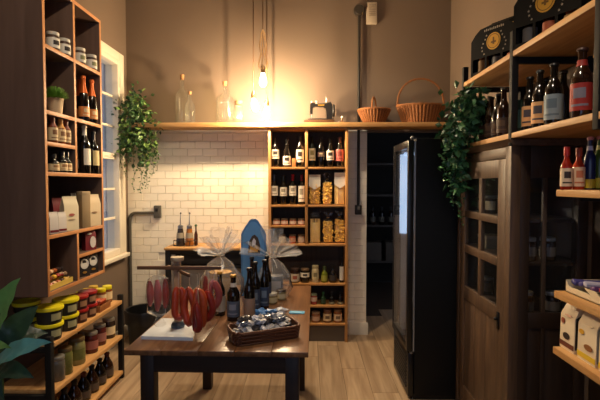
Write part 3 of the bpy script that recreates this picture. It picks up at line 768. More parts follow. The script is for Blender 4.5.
cshelf(z3, cy0, cym-h2); cshelf(z4, cy0, cy1); cshelf(z5, cy0, cy1); cshelf(z6, cym+h2, cy1)
board('divider', cym-h2, cym+h2, z4, ctop-T2, True); board('divider', cym-h2, cym+h2, z7, z5-T2, True)
def cl(px, z, X=-1.52, py=150):
    # goods stand near the shelf front and stay clear of the panels of their bay
    if X > -1.535: X = -1.478
    lo, hi = (cy0, cy1) if z == z5 else ((cy0, cym-h2) if px < 77 else (cym+h2, cy1))
    return (X, min(max(ya(px, py, X), lo+.036), hi-.036), z)
RL = math.radians(62)      # goods turned towards the room
m_tin = mat((70, 52, 44), .3)
g = 'jars on the top shelf of the tall cabinet'
for px, X, lb in ((53, -1.50, 'dark jar with white lid at the near end of the top cabinet shelf'), (64, -1.50, 'dark jar with large white label beside the top shelf divider'),
               (79.5, -1.51, 'white labelled jar just past the top shelf divider'), (91, -1.51, 'white labelled jar farthest along the top cabinet shelf')):
    jar(cl(px, z1, X, 50), .105, .036, m_tin, mat((190, 184, 170), .4), mat((206, 200, 186), .6), lb, (.12, .66), rotz=RL, group=g, mark=m_ink if px < 70 else mat((120, 120, 80), .6), lidh=.18)
# potted grass
t = thing('potted_grass', 'small round tuft of green grass in a beige pot on the cabinet', 'potted plant', tuple(Vector(cl(58.5, z2, -1.52, 110))+Vector((-.03, .02, 0))))
MB().lathe([(0, 0), (.034, 0), (.037, .008), (.044, .088), (.047, .09), (.047, .10), (.042, .10), (.04, .085), (0, .085)], 20).build('pot', mat((206, 178, 140), .7, noise=.05), t)
mb = MB(); rg = random.Random(3)
for i in range(420):
    a = rg.uniform(0, 2*PI); e = math.acos(rg.uniform(0.0, 1)); d = Vector((math.sin(e)*math.cos(a), math.sin(e)*math.sin(a), math.cos(e)*.85+.05))
    b = Vector((0, 0, .095)) + Vector((d.x, d.y, 0))*.03; tip = b + Vector((d.x*.05, d.y*.05, d.z*.085))
    s = Vector((-d.y, d.x, .1)).normalized()*.004
    mb.face([b-s, b+s, tip+s*.4, tip-s*.4])
o = mb.build('grass_tuft', mat((110, 156, 56), .7, noise=.4, nscale=40), t, smooth=False); o['kind'] = 'stuff'
# sparkling wine
g = 'sparkling wine bottles in the tall cabinet'
m_foil = mat((196, 96, 34), .35, metal=.35)
m_orl = mat((206, 130, 66), .55)
for px, X, lb in ((80, -1.555, 'orange foiled sparkling wine bottle half hidden by the divider'), (84, -1.50, 'orange foiled sparkling wine bottle in the middle of three'), (92.3, -1.50, 'orange foiled sparkling wine bottle nearest the window')):
    bottle(cl(px, z2, X, 120), .30, .034, 'champ', m_gl_dark, m_foil, m_orl, lb, (.10, .32), capz=.62, rotz=RL, group=g, mark=m_cream)
g = 'sauce bottles in the small cabinet compartment'
for px, X, cap, lb in ((52.8, -1.50, mat((130, 66, 40), .45), 'brown capped sauce bottle at the near end of its compartment'), (60.8, -1.50, mat((206, 150, 70), .45), 'sauce bottle with golden yellow cap between two brown capped ones'), (69.5, -1.50, mat((120, 58, 36), .45), 'brown capped sauce bottle beside the cabinet divider')):
    bottle(cl(px, z3, X, 140), .165, .027, 'sauce', mat((120, 60, 30), .2), cap, m_cream, lb, (.10, .54), capz=.58, rotz=RL, group=g, mark=mat((130, 90, 60), .6))
g = 'dark jars in the small cabinet compartment'
for px, lb in ((53.5, 'stubby dark jar with cream label below the brown capped sauces'), (62, 'dark jar with cream label, middle of the lower compartment'), (71, 'dark jar with cream label beside the divider in the lower compartment')):
    bottle(cl(px, z4, -1.50, 165), .125 if px > 55 else .105, .030, 'sauce', m_gl_dark, m_blackcap, m_cream, lb, (.10, .46), capz=.8, rotz=RL, group=g, mark=mat((150, 110, 70), .6), name='jar', cat='jar')
g = 'wine bottles in the tall cabinet'
bottle(cl(79, z4, -1.56, 165), .29, .036, 'wine', m_gl_dark, m_blackcap, m_paper, 'dark wine bottle half hidden behind the cabinet divider', (.12, .34), rotz=RL, group=g)
bottle(cl(84.8, z4, -1.49, 165), .315, .036, 'wine', m_gl_dark, mat((214, 206, 190), .4), m_paper, 'dark wine bottle with white capsule in the tall cabinet', (.18, .52), half=1.1, rotz=RL+.35, group=g)
bottle(cl(94.6, z4, -1.49, 165), .29, .035, 'wine', m_gl_dark, m_blackcap, mat((206, 186, 130), .6), 'dark wine bottle with cream label standing nearest the window', (.20, .55), half=1.1, rotz=RL+.35, group=g)
# pouches on the open shelf
g = 'pouches on the open shelf of the tall cabinet'
m_wp = mat((206, 198, 188), .6); m_rp = mat((110, 24, 34), .5); m_bp = mat((30, 26, 26), .5); m_kp = mat((206, 186, 150), .6)
R90 = PI/2
pouch(cl(53, z5, -1.49, 225), .052, .026, .125, m_wp, 'short white pouch at the near end of the open shelf', RL, g, base=m_rp)
pouch(cl(57.5, z5, -1.55, 225), .07, .036, .20, m_rp, 'tall dark red pouch behind the short white ones', RL, g)
pouch(cl(61.5, z5, -1.49, 225), .05, .026, .12, m_wp, 'short white pouch standing before the dark red one', RL, g, base=m_rp)
pouch(cl(69.5, z5, -1.50, 225), .095, .05, .21, mat((214, 200, 166), .6), 'large cream pouch in the middle of the open shelf', RL, g, marks=((mat((170, 90, 80), .6), -.2, .2, .42, .5), (mat((170, 150, 120), .6), -.25, .25, .3, .34)))
pouch(cl(76.3, z5, -1.56, 225), .08, .05, .225, m_bp, 'black pouch between the cream pouch and the beige box', RL, g)
t = thing('gift_box', 'upright beige gift box beside the black pouch', 'box', cl(83.8, z5, -1.51, 225), RL, g)
MB().box(-.03, .03, -.03, .03, 0, .235, .002).build('box_body', mat((150, 128, 94), .6), t); MB().box(-.031, .031, -.031, .031, .215, .237, .002).build('lid', mat((170, 148, 112), .6), t)
pouch(cl(92.5, z5, -1.50, 225), .10, .05, .215, m_kp, 'cream pouch standing nearest the window', RL, g, marks=((mat((150, 120, 90), .6), -.2, .2, .4, .46),))
t = pouch(cl(89, z6, -1.49, 250), .08, .045, .15, m_rp, 'dark red and white pouch leaning on the small right shelf', RL, None, marks=((m_wp, -.1, .46, .10, .62), (m_wp, -.3, .1, .7, .78)))
g = 'foil packs at the bottom of the tall cabinet'
m_foilp = mat((64, 60, 58), .25, metal=.6, noise=.3, nscale=60)
for px, lb in ((82.5, 'dark foil pack with white printed front beside the lower divider'), (91.3, 'dark foil pack with white printed front nearest the window')):
    pouch(cl(px, z7, -1.48, 270), .08, .045, .145, m_foilp, lb, RL, g, marks=((mat((200, 196, 186), .5), -.38, .38, .34, .80), (m_gold, -.2, .2, .14, .24)))
# candy packs in the lower left compartment
rg = random.Random(11)
cols = [mat((196, 150, 40), .35), mat((150, 46, 36), .35), mat((206, 170, 130), .4), mat((176, 96, 50), .35), mat((60, 44, 40), .4)]
colw = ['yellow', 'red', 'cream', 'orange', 'dark brown']
g = 'wrapped sweets in the lower cabinet compartment'
ybase = cy0+.035
n = 0
t = thing('candy_tray', 'shallow cardboard tray of wrapped sweets at the bottom of the cabinet', 'tray', (-1.535, (cy0+cym)/2, z7), R90)
yl = (cym-cy0)/2-.03
MB().box(-yl, yl, -.075, .075, 0, .004).box(-yl, yl, -.075, -.072, .004, .03).box(-yl, yl, .072, .075, .004, .03).box(-yl, -yl+.003, -.072, .072, .004, .03).box(yl-.003, yl, -.072, .072, .004, .03).build('tray_body', mat((190, 160, 70), .6), t)
def sweet_mesh():
    def mk():
        mb = MB().ball((0, 0, 0), .020, 1, 1.2, .9, .75)
        for s in (-1, 1):
            pts = [(s*.020, 0, 0)] + [(s*(.034+.002*(k % 2)), .013*math.cos(k*PI/3), .013*math.sin(k*PI/3)) for k in range(6)]
            for k in range(6): mb.face([pts[0], pts[1+k], pts[1+(k+1) % 6]])
        return mb
    return mk
names2 = ['near end', 'second place', 'third place', 'fourth place', 'fifth place', 'far end']
for rowi, (z, X) in enumerate(((.021, -1.492), (.052, -1.515), (.082, -1.535))):
    for k in range(6):
        ci = (k+rowi*2) % 5
        me = cached(('sweet', ci), lambda: sweet_mesh()().mesh('sweet', smooth=False))
        o = link('wrapped_sweet', me, cols[ci], None, (X, ybase+.012+k*(2*yl-.05)/5, z7+z), (rg.uniform(-.5, .5), 0, R90+rg.uniform(-.25, .25)))
        tag(o, '%s wrapped sweet in the cabinet tray, %s of the %s layer' % (colw[ci], names2[k], ('bottom', 'middle', 'top')[rowi]), 'sweet', g)

# ------------------------------------------------------------------ low black steel rack with pine shelves below the cabinet
XRF, XRB = -1.44, XL+.02
ry0, ry1 = ya(50.5, 350, XRF), ya(124, 330, XRF)
lr = thing('low_rack', 'low black steel rack with three pine shelves under the tall cabinet', 'rack', ((XRF+XRB)/2, (ry0+ry1)/2, 0))
m_blk = mat((15, 14, 14), .65, spec=.3)
for yy in (ry0, ry1-.035):
    for xx in (XRB, XRF-.035):
        MB().box(xx, xx+.035, yy, yy+.035, 0, .655, .002).build('post', m_blk, lr, world=True)
def rz(py): return atx(122, py, XRF).z
rzs = [rz(300), rz(335), rz(371)]
for z in rzs:
    MB().box(XRB+.002, XRF+.004, ry0+.035, ry1-.035, z-.026, z, .002).build('shelf', m_pineY, lr, world=True)
    for yy in (ry0, ry1-.035): MB().box(XRB+.035, XRF-.035, yy+.004, yy+.031, z-.05, z-.022, .001).build('cross_bar', m_blk, lr, world=True)
    MB().box(XRB, XRB+.018, ry0+.035, ry1-.035, z-.05, z-.0265, .001).build('rail', m_blk, lr, world=True)
def rl(px, z, X, py): return (X, ya(px, py, X), z)
m_yl = mat((214, 200, 22), .4); m_rl = mat((150, 26, 24), .4)
m_blab = mat((150, 146, 108), .6)
def tub(loc, r, h, lid, body, lab, label, group):
    t = thing('lidded_tub', label, 'tub', loc, RL, group)
    link('bucket', cached(('tb', r, h, body.name), lambda: MB().lathe([(0, 0), (r*.86, 0), (r*.88, .006), (r*.98, h*.86), (r*.98, h*.88), (0, h*.88)], 24).mesh('bucket')), body, t)
    link('lid', cached(('tl', r, h, lid.name), lambda: MB().lathe([(r*.95, h*.80), (r*1.05, h*.80), (r*1.06, h*.84), (r*1.06, h*.96), (r*1.03, h), (r*.9, h), (r*.87, h*.97), (0, h*.97)], 24).mesh('lid')), lid, t)
    link('label', cached(('tla', r, h, lab.name), lambda: MB().arc(r*.975, h*.24, h*.64, .42, 8).mesh('label')), lab, t)
    return t
z = rzs[0]; g = 'yellow lidded tubs on the low rack'
m_tubk = mat((34, 34, 32), .45)
HT = .098; RT = .072
for px, X, pos in ((49.5, -1.505, 'nearest the rack post'), (66, -1.505, 'beside the red lidded tubs'), (27, -1.705, 'against the wall')):
    L = rl(px, z, X, 335)
    tub(L, RT, HT, m_yl, m_tubk, m_blab, 'black tub with yellow lid, lower of the stack %s' % pos, g)
    tub((L[0]+.004, L[1]-.004, L[2]+HT*.985), RT, HT, m_yl, m_tubk, m_blab, 'black tub with yellow lid, upper of the stack %s' % pos, g)
g = 'red lidded tubs on the low rack'
m_tubr = mat((66, 34, 30), .45)
for px, X, pos in ((78.6, -1.50, 'beside the yellow lidded tubs'), (88, -1.50, 'farther from the yellow lids')):
    L = rl(px, z, X, 315)
    tub(L, .058, .088, m_rl, m_tubr, mat((150, 110, 80), .6), 'dark tub with red lid, lower of the pair %s' % pos, g)
    tub((L[0], L[1], L[2]+.088*.985), .058, .088, m_rl, m_tubr, mat((150, 110, 80), .6), 'dark tub with red lid, upper of the pair %s' % pos, g)
# flat basket of packets
L = rl(97.3, z, -1.51, 308)
t = thing('packet_basket', 'small wicker tray of orange packets on the low rack', 'basket', L, R90)
MB().box(-.085, .085, -.06, .06, 0, .006).box(-.085, .085, -.06, -.054, .006, .045, .002).box(-.085, .085, .054, .06, .006, .045, .002).box(-.085, -.079, -.054, .054, .006, .045, .002).box(.079, .085, -.054, .054, .006, .045, .002).build('tray_body', m_wick, t)
for k in range(5):
    b = MB().box(-.045, .045, -.008, .008, -.03, .03, .006).xf(Matrix.Translation((L[0]+.03-.018*k, L[1], z+.045)) @ Matrix.Rotation(.5, 4, 'Y') @ Matrix.Rotation(R90, 4, 'Z'))
    o = b.build('packet', [mat((176, 70, 36), .4), mat((140, 60, 44), .4)][k % 2])
    tag(o, '%s packet in the wicker tray, %s from the front' % (['orange', 'rust brown'][k % 2], ['first', 'second', 'third', 'fourth', 'fifth'][k]), 'packet', 'packets in the wicker tray')
g = 'yellow capped jars at the far end of the low rack'
m_mus = mat((120, 70, 34), .2)
ords = ['nearest', 'second', 'third', 'fourth', 'fifth', 'farthest']
for k, (px, X) in enumerate(((.36, -1.64), (.28, -1.63), (.19, -1.63), (.175, -1.535), (.095, -1.63), (.085, -1.53))):
    jar((X, ry1-px, z), .125, .036, m_mus, m_yl if k % 2 else mat((196, 160, 40), .4), m_cream if k > 1 else mat((150, 90, 40), .6), 'jar with yellow lid, %s of six at the window end of the low rack' % ords[k], (.2, .66), rotz=RL, group=g, lidh=.2)
z = rzs[1]; g = 'preserve jars on the middle shelf of the low rack'
m_olv = mat((104, 104, 56), .2, noise=.35, nscale=45); m_olv2 = mat((130, 124, 80), .2, noise=.35, nscale=45)
m_dkr = mat((84, 34, 30), .2, noise=.3, nscale=45); m_dk = mat((50, 36, 28), .2)
m_ld = mat((110, 92, 60), .4, metal=.3); m_ld2 = mat((150, 146, 136), .35, metal=.5)
for k, (px, py, X, hh, r, b, ld, lab, lb) in enumerate((
        (57.5, 375, -1.50, .145, .043, mat((90, 86, 80), .2), m_ld2, None, 'grey glass jar with metal lid next to the near rack post'),
        (65.5, 372, -1.50, .165, .043, m_olv, m_ld, None, 'jar of green olives with brassy lid on the middle rack shelf'),
        (77, 366, -1.51, .175, .052, m_olv2, m_ld, m_olv, 'large jar of pale green pickles, biggest on the middle rack shelf'),
        (84.2, 360, -1.57, .14, .032, m_dk, m_ld2, m_cream, 'slim dark jar between the pickles and the red jars'),
        (91.5, 356, -1.51, .145, .044, m_dkr, m_ld2, mat((150, 90, 80), .6), 'dark red preserve jar with grey lid, nearer of two'),
        (100, 352, -1.52, .15, .044, m_dkr, m_ld2, mat((150, 100, 90), .6), 'dark red preserve jar with grey lid, farther of two'),
        (109, 346, -1.52, .15, .046, m_dk, m_ld2, m_cream, 'dark preserve jar with silver lid at the far end of the middle shelf'))):
    jar(rl(px, z, X, py), hh, r, b, ld, lab, lb, (.2, .6), rotz=RL, group=g, lidh=.14)
z = rzs[2]; g = 'dark bottles on the bottom shelf of the low rack'
for k in range(7):
    Y = ry0+.14+k*.118
    bottle((-1.51, Y, z), .185, .045, 'champ', m_gl_dark if k % 2 else m_gl_brown, m_blackcap if k % 3 else m_dkr, mat((80, 66, 56), .6), 'squat dark bottle on the bottom rack shelf, number %s from the near post' % ['one', 'two', 'three', 'four', 'five', 'six', 'seven'][k], (.1, .36), capz=.84, rotz=RL, group=g)

# ------------------------------------------------------------------ leafy plants
m_leafd = mat((52, 84, 40), .45, noise=.4, nscale=30); m_leafl = mat((104, 134, 66), .45, noise=.4, nscale=30)
def ivy(name, label, box_pts, pot_c, seed, mats, n=700, trail=()):
    """hanging plant: leaves around box_pts (ellipsoids) and along trailing stems"""
    rg = random.Random(seed)
    t = thing(name, label, 'plant', pot_c)
    MB().lathe([(0, 0), (.05, 0), (.068, .10), (.072, .10), (.072, .115), (.06, .115), (.058, .09), (0, .09)], 18).build('pot', mat((84, 60, 44), .7), t)
    pc = Vector(pot_c)
    meshes = [MB(), MB()]
    def leaf(mb, p, s):
        d = Vector((rg.uniform(-1, 1), rg.uniform(-1, .4), rg.uniform(-1, .3))).normalized()
        sd = d.cross(Vector((rg.uniform(-1, 1), rg.uniform(-1, 1), rg.uniform(-1, 1)))).normalized()
        nrm = d.cross(sd)*s*.12
        b = mb.bm.verts
        v = [b.new(p), b.new(p+d*s*.45+sd*s*.36+nrm), b.new(p+d*s), b.new(p+d*s*.45-sd*s*.36+nrm), b.new(p+d*s*.5-nrm*.5)]
        for q in ((0, 1, 4), (1, 2, 4), (2, 3, 4), (3, 0, 4)): mb.bm.faces.new([v[i] for i in q])
    st = MB()
    for (c, rad, cnt) in box_pts:
        for i in range(cnt):
            q = Vector((rg.gauss(0, .42), rg.gauss(0, .42), rg.gauss(0, .42)))
            leaf(meshes[i % 3 == 0], Vector((c[0]+q.x*rad[0], c[1]+q.y*rad[1], c[2]+q.z*rad[2]))-pc, rg.uniform(.034, .062))
        for i in range(6):
            e = Vector((c[0]+rg.uniform(-.5, .5)*rad[0], c[1]+rg.uniform(-.5, .5)*rad[1], c[2]+rg.uniform(-.4, .5)*rad[2]))-pc
            st.tube([(0, 0, .09), ((e.x)*.5, e.y*.5, max(.13, e.z*.5+.08)), e], .0022, 5)
    for (a, b) in trail:
        A = Vector(a); Bv = Vector(b); pts = []
        for i in range(9):
            f = i/8; p = A.lerp(Bv, f)+Vector((rg.uniform(-.012, .012), rg.uniform(-.008, .008), 0)); pts.append(p-pc)
            for k in range(4): leaf(meshes[(i+k) % 2], p-pc+Vector((rg.uniform(-.02, .02), rg.uniform(-.015, .015), rg.uniform(-.03, .03))), rg.uniform(.022, .036)*(1.1-.4*f))
        st.tube(pts, .0018, 5)
    for k, mb in enumerate(meshes):
        o = mb.build('foliage', mats[k], t, smooth=False); o['kind'] = 'stuff'
    st.build('stems', mat((70, 74, 40), .6), t)
    return t
yv = 4.26
P = lambda px, py, y=yv: tuple(aty(px, py, y))
ivy('trailing_ivy', 'green ivy trailing from the shelf end beside the window', [(P(135, 107), (.15, .12, .18), 260), (P(140, 125), (.18, .12, .2), 260), (P(128, 140), (.14, .1, .2), 160), (P(145, 148), (.15, .1, .18), 120)],
    (-1.6, 4.335, zst), 5, (m_leafd, m_leafl),
    trail=[(P(127, 140), P(128, 178)), (P(134, 145), P(133, 190)), (P(140, 150), P(141, 192)), (P(147, 150), P(146, 186)), (P(152, 140), P(153, 176)), (P(155, 130), P(157, 160)), (P(120, 120), P(121, 165)), (P(116, 100), P(113, 150)), (P(144, 150), P(148, 178))])
yv2 = 2.80
m_ivd = mat((40, 82, 46), .4, noise=.4, nscale=30); m_ivl = mat((84, 138, 84), .4, noise=.4, nscale=30)
P2 = lambda px, py, y=yv2: tuple(aty(px, py, y))
XK = 1.0     # front plane of the steel rack on the right wall
zk0 = atx(506, 136, XK).z; zk1 = atx(511, 52.5, XK).z
ivy('trailing_ivy', 'dense dark ivy spilling over the far end of the steel rack', [(P2(470, 108, 2.84), (.13, .12, .14), 280), (P2(462, 128), (.14, .10, .16), 260), (P2(457, 152, 2.88), (.10, .06, .18), 180), (P2(456, 178, 2.9), (.07, .05, .18), 110)],
    (1.12, 2.82, zk0), 9, (m_ivd, m_ivl),
    trail=[(P2(453, 150, 2.9), P2(452, 205, 2.9)), (P2(458, 160, 2.9), P2(458, 220, 2.9)), (P2(448, 130, 2.9), P2(447, 175, 2.9)), (P2(463, 140, 2.9), P2(461, 200, 2.9))])

# big-leaved plant in the foreground
t = thing('foliage_plant', 'large leaved house plant at the left edge in front of the low rack', 'plant', (-1.02, 1.45, 0))
MB().lathe([(0, 0), (.13, 0), (.135, .01), (.17, .34), (.178, .34), (.178, .37), (.162, .37), (.15, .32), (0, .32)], 28).build('pot', mat((70, 62, 56), .6), t)
MB().lathe([(0, .325), (.149, .325)], 20).build('soil', mat((40, 30, 24), .9), t)
def bigleaf(base, tip, width, m, up=(0, -.4, 1), droop=.02, fold=.25):
    b = Vector(base); e = Vector(tip); d = e-b; L = d.length
    side = d.cross(Vector(up)).normalized(); nrm = side.cross(d.normalized())
    mb = MB(); N = 12; Mv = 6; rows = []
    for i in range(N+1):
        f = i/N; w = width*max(.02, (math.sin(PI*f**.85))**.8)*(1-.15*f)
        ctr = b+d*f+nrm*(droop*4*f*(1-f))
        rows.append([mb.bm.verts.new(ctr+side*w*(j/Mv*2-1)*.5+nrm*(abs(j/Mv*2-1)*w*fold*.5+.003*math.sin(i*1.9+j))-t.location) for j in range(Mv+1)])
    for A, Bq in zip(rows, rows[1:]):
        for j in range(Mv): mb.bm.faces.new((A[j], A[j+1], Bq[j+1], Bq[j]))
    o = mb.build('leaf', m, t, angle=60)
    MB().tube([Vector((rnd_s.uniform(-.05, .05), rnd_s.uniform(-.05, .05), .33)), (b-t.location)*.6+Vector((0, 0, .2)), b-t.location, b+d*.5-t.location+nrm*(droop-.002)], [.007, .006, .005, .002], 7).build('stem', mat((60, 84, 44), .5), o)
    return o
rnd_s = random.Random(2)
m_lf1 = mat((134, 184, 92), .4, noise=.45, nscale=16, spec=.5); m_lf2 = mat((116, 186, 176), .3, noise=.5, nscale=16, spec=.6); m_lf3 = mat((42, 68, 56), .35, noise=.4, nscale=16, spec=.5)
m_leafy = [m_lf1, m_lf2, m_lf3]
def Q(px, py, y): return aty(px, py, y)
bigleaf(Q(-6, 332, 1.50), Q(20, 278, 1.44), .095, m_lf1, up=(-.2, -1, .35), droop=.012)
bigleaf(Q(-4, 362, 1.45), Q(51, 342, 1.36), .075, m_lf2, up=(0, -.8, .8), droop=.02, fold=.15)
bigleaf(Q(2, 350, 1.55), Q(38, 306, 1.62), .10, m_lf3, up=(0, -1, .3), droop=.02)
bigleaf(Q(-14, 352, 1.42), Q(11, 348, 1.30), .045, m_lf1, up=(0, -.7, .8))
bigleaf(Q(0, 345, 1.62), Q(48, 333, 1.70), .08, m_lf3, up=(0, -.7, .8))
bigleaf(Q(-22, 372, 1.35), Q(4, 400, 1.22), .085, m_lf3, up=(.4, -.8, .5))
bigleaf(Q(-2, 372, 1.5), Q(34, 378, 1.44), .07, m_lf3, up=(0, -.7, .8), droop=.03)
bigleaf(Q(-40, 330, 1.5), Q(-30, 270, 1.45), .09, m_lf1, up=(.3, -1, .2))

# ------------------------------------------------------------------ wooden display table
ZT = .75
pr = atz(308.5, 352.5, ZT); pl = atz(129.5, 345.5, ZT)
TROT = math.radians(-0.9)
TW = (pr-pl).length; TL = 1.33
tb = thing('display_table', 'dark legged wooden table with a warm brown top in the middle of the shop', 'table', (pr.x, pr.y, 0), TROT)
m_ttop = wood((92, 60, 37), (134, 94, 62), 'Y', 4, .32, .5)
m_tleg = wood((40, 27, 19), (58, 40, 28), 'Z', 4, .45)
m_tlegx = wood((40, 27, 19), (58, 40, 28), 'X', 4, .45)
nb = 5
for k in range(nb):
    a = -TW + TW*k/nb
    MB().box(a+.0008, a+TW/nb-.0008, 0, TL, ZT-.024, ZT, .0015).build('top_plank', m_ttop, tb)
lx0, lx1, ly0, ly1 = -TW+.055, -.045, .05, TL-.05
for xx in (lx0, lx1-.065):
    for yy in (ly0, ly1-.065): MB().box(xx, xx+.065, yy, yy+.065, 0, ZT-.024, .003).build('leg', m_tleg, tb)
for yy in (ly0+.008, ly1-.03): MB().box(lx0+.065, lx1-.065, yy, yy+.022, ZT-.125, ZT-.024).build('apron', m_tlegx, tb)
for xx in (lx0+.008, lx1-.03): MB().box(xx, xx+.022, ly0+.065, ly1-.065, ZT-.125, ZT-.024).build('apron', m_tleg, tb)
def tp(px, py, dz=.0005): v = atz(px, py, ZT); return (v.x, v.y, ZT+dz)

# --- sausage stand
c = tp(178, 330)
st = thing('sausage_stand', 'wooden crossbar stand for hanging sausages on a white board', 'stand', c)
m_stw = wood((92, 62, 40), (130, 92, 62), 'Z', 6, .55)
m_stx = wood((84, 56, 38), (122, 86, 60), 'X', 6, .55)
q0, q1, q2, q3 = (Vector(tp(*p)) for p in ((141, 339.5), (193, 341), (198, 322), (162, 321)))
mb = MB(); C = Vector(c)
lo = [mb.bm.verts.new((v-C).to_tuple()) for v in (q0, q1, q2, q3)]; hi = [mb.bm.verts.new((v-C+Vector((0, 0, .016))).to_tuple()) for v in (q0, q1, q2, q3)]
mb.bm.faces.new(lo[::-1]); mb.bm.faces.new(hi)
for i in range(4): mb.bm.faces.new((lo[i], lo[(i+1) % 4], hi[(i+1) % 4], hi[i]))
mb.build('base_board', mat((206, 214, 222), .15, spec=.6), st, smooth=False)
HS = .335
MB().lathe([(0, .016), (.034, .016), (.036, .03), (.026, .045), (0, .045)], 18).build('socket', mat((86, 100, 112), .3, metal=.6), st)
MB().box(-.016, .016, -.016, .016, .04, HS+.03, .002).build('post', wood((150, 118, 86), (190, 158, 122), 'Z', 6, .55), st)
MB().lathe([(0, HS+.03), (.032, HS+.03), (.034, HS+.034), (.034, HS+.05), (0, HS+.05)], 16).build('post_cap', mat((196, 176, 146), .5), st)
xl, xr = aty(139, 271, c[1]-.0).x-c[0], aty(222, 268, c[1]).x-c[0]
MB().box(xl, xr, -.030, -.017, HS-.012, HS+.006, .002).build('crossbar', m_stx, st)
MB().box(-.0055, .0055, -.16, .14, HS-.030, HS-.013, .002).xf(Matrix.Rotation(.65, 4, 'Z')).build('crossbar', m_stx, st)
# --- sausages hang from the bars
m_sau = mat((168, 62, 36), .35, noise=.3, nscale=40, bump=.3)
m_sau2 = mat((142, 44, 34), .35, noise=.3, nscale=40, bump=.3)
m_sau3 = mat((160, 78, 74), .4, noise=.25, nscale=40, bump=.3)
m_string = mat((206, 190, 160), .8)
def sausage(px, pyt, pyb, y, wpx, m, label, r=.0185, group='sausages on the stand', lean=0.):
    A = aty(px-wpx/2, pyt, y); Bv = aty(px+wpx/2+lean, pyt, y); zb = aty(px, pyb, y).z
    w = (Bv.x-A.x); top = A.z; L = top-zb
    t = thing('sausage', label, 'sausage', ((A.x+Bv.x)/2, y, zb), random.uniform(-.5, .5), group)
    pts = []; rs = []
    N = 18
    for i in range(N+1):
        f = i/N; a = PI*f
        if w < .03:       # a single straight link
            pts.append((.004*math.sin(a), 0, L*(1-f))); rs.append(r*max(.25, math.sin(PI*min(max(f, .03), .97))**.4))
        else:             # a looped ring sausage
            b2 = 2*PI*(.03+.94*f); hw = w/2+.004
            sag = .5+.5*math.cos(b2); pts.append((-hw*math.sin(b2)*(1.15-.45*sag)+.004*math.sin(3*b2+px), .012*math.cos(b2*.5), r+(L-2*r)*sag)); rs.append(r*(.45+.55*min(1, 7*min(f, 1-f)+.1)))
    MB().tube(pts, rs, 12).build('casing', m, t)
    zt_ = c[2]+HS-.012 - zb
    if w < .03: MB().tube([(0, 0, L*.98), (0, 0, max(zt_, L+.004))], .0018, 5).build('string', m_string, t)
    else: MB().tube([(0, .012, L-r*1.4), (0, 0, max(zt_, L+.01))], .0022, 5).build('string', m_string, t)
    return t
yc2 = c[1]
sausage(179, 284, 321, yc2-.085, 8, m_sau, 'red looped sausage hanging left of the front bunch', .0175)
sausage(189, 284, 327, yc2-.10, 9, m_sau, 'bright red looped sausage in the middle of the front bunch', .019)
sausage(199, 285, 329, yc2-.125, 9, mat((182, 76, 40), .35, noise=.3, nscale=40, bump=.3), 'orange red looped sausage at the front of the bunch', .019)
sausage(208, 287, 322, yc2-.08, 7, m_sau2, 'dark red looped sausage on the right of the front bunch', .0175)
sausage(197, 300, 333, yc2-.155, 7, m_sau2, 'low hanging dark red loop nearest the viewer', .016)
sausage(157, 280, 311, yc2-.022, 1, m_sau3, 'pinkish straight sausage on the left crossbar, nearer the post', .020)
sausage(149.5, 281, 306, yc2+.012, 1, m_sau3, 'pinkish straight sausage at the left end of the crossbar', .019)
sausage(165, 279, 308, yc2+.012, 1, m_sau2, 'dark straight sausage just left of the wooden post', .018)
sausage(214, 277, 310, yc2-.022, 7, m_sau3, 'pink looped sausage at the right end of the crossbar', .018)
sausage(205, 276, 304, yc2+.015, 1, m_sau2, 'dark straight sausage behind the right crossbar', .018)
# plastic film sleeves round the left and right bunches
def sleeve(px0, px1, pt, pb, y, label, seed):
    rg = random.Random(seed); A = aty(px0, pt, y); Bv = aty(px1, pb, y); w = Bv.x-A.x; h = A.z-Bv.z
    t = thing('plastic_sleeve', label, 'plastic bag', ((A.x+Bv.x)/2, y, Bv.z), 0, 'plastic sleeves on the stand')
    MB().lathe([(w*.30, 0), (w*.46, h*.06), (w*.50, h*.4), (w*.49, h*.75), (w*.40, h*.92), (w*.15, h)], 22, sy=.62, wob=lambda a, z: 1+.07*math.sin(5*a+z*40+seed)+.05*math.sin(9*a-z*70)).build('film', m_film, t)
    MB().lathe([(w*.31, 0), (w*.10, -h*.06), (w*.24, -h*.26), (w*.10, -h*.34)], 18, sy=.5, wob=lambda a, z: 1+.3*math.sin(3*a+seed)).build('tail', m_film, t)
    return t
sleeve(146, 171, 275, 314, yc2-.005, 'clear plastic sleeve over the left hanging sausages', 1)
sleeve(203, 221, 272, 313, yc2-.005, 'clear plastic sleeve over the right hanging sausages', 2)

# --- bottles on the table
m_bl1 = mat((70, 84, 104), .55, noise=.3, nscale=50); m_bl2 = mat((150, 146, 140), .6); m_bl3 = mat((150, 128, 110), .6)
def tbot(px, py, pyt, r, cap, lab, label, lz, neck=None, group='dark bottles on the display table', m=None, mark=None):
    L = tp(px, py); h = aty(px, pyt, L[1]).z-ZT
    return bottle(L, h, r, 'beer', m or m_gl_dark, cap, lab, label, lz, capz=.955, necklab=neck, group=group, mark=mark)
tbot(220, 315, 272, .031, m_gold, m_bl2, 'dark bottle with gold cap and pale label behind the front bottle', (.10, .46))
tbot(233.5, 320, 275, .036, m_gold, m_bl1, 'dark bottle with blue grey label standing in front', (.10, .44), neck=mat((196, 190, 180), .5), mark=mat((120, 130, 146), .6))
tbot(249.5, 319, 268, .031, m_blackcap, m_bl3, 'dark bottle with beige label standing behind the wicker tray', (.10, .42))
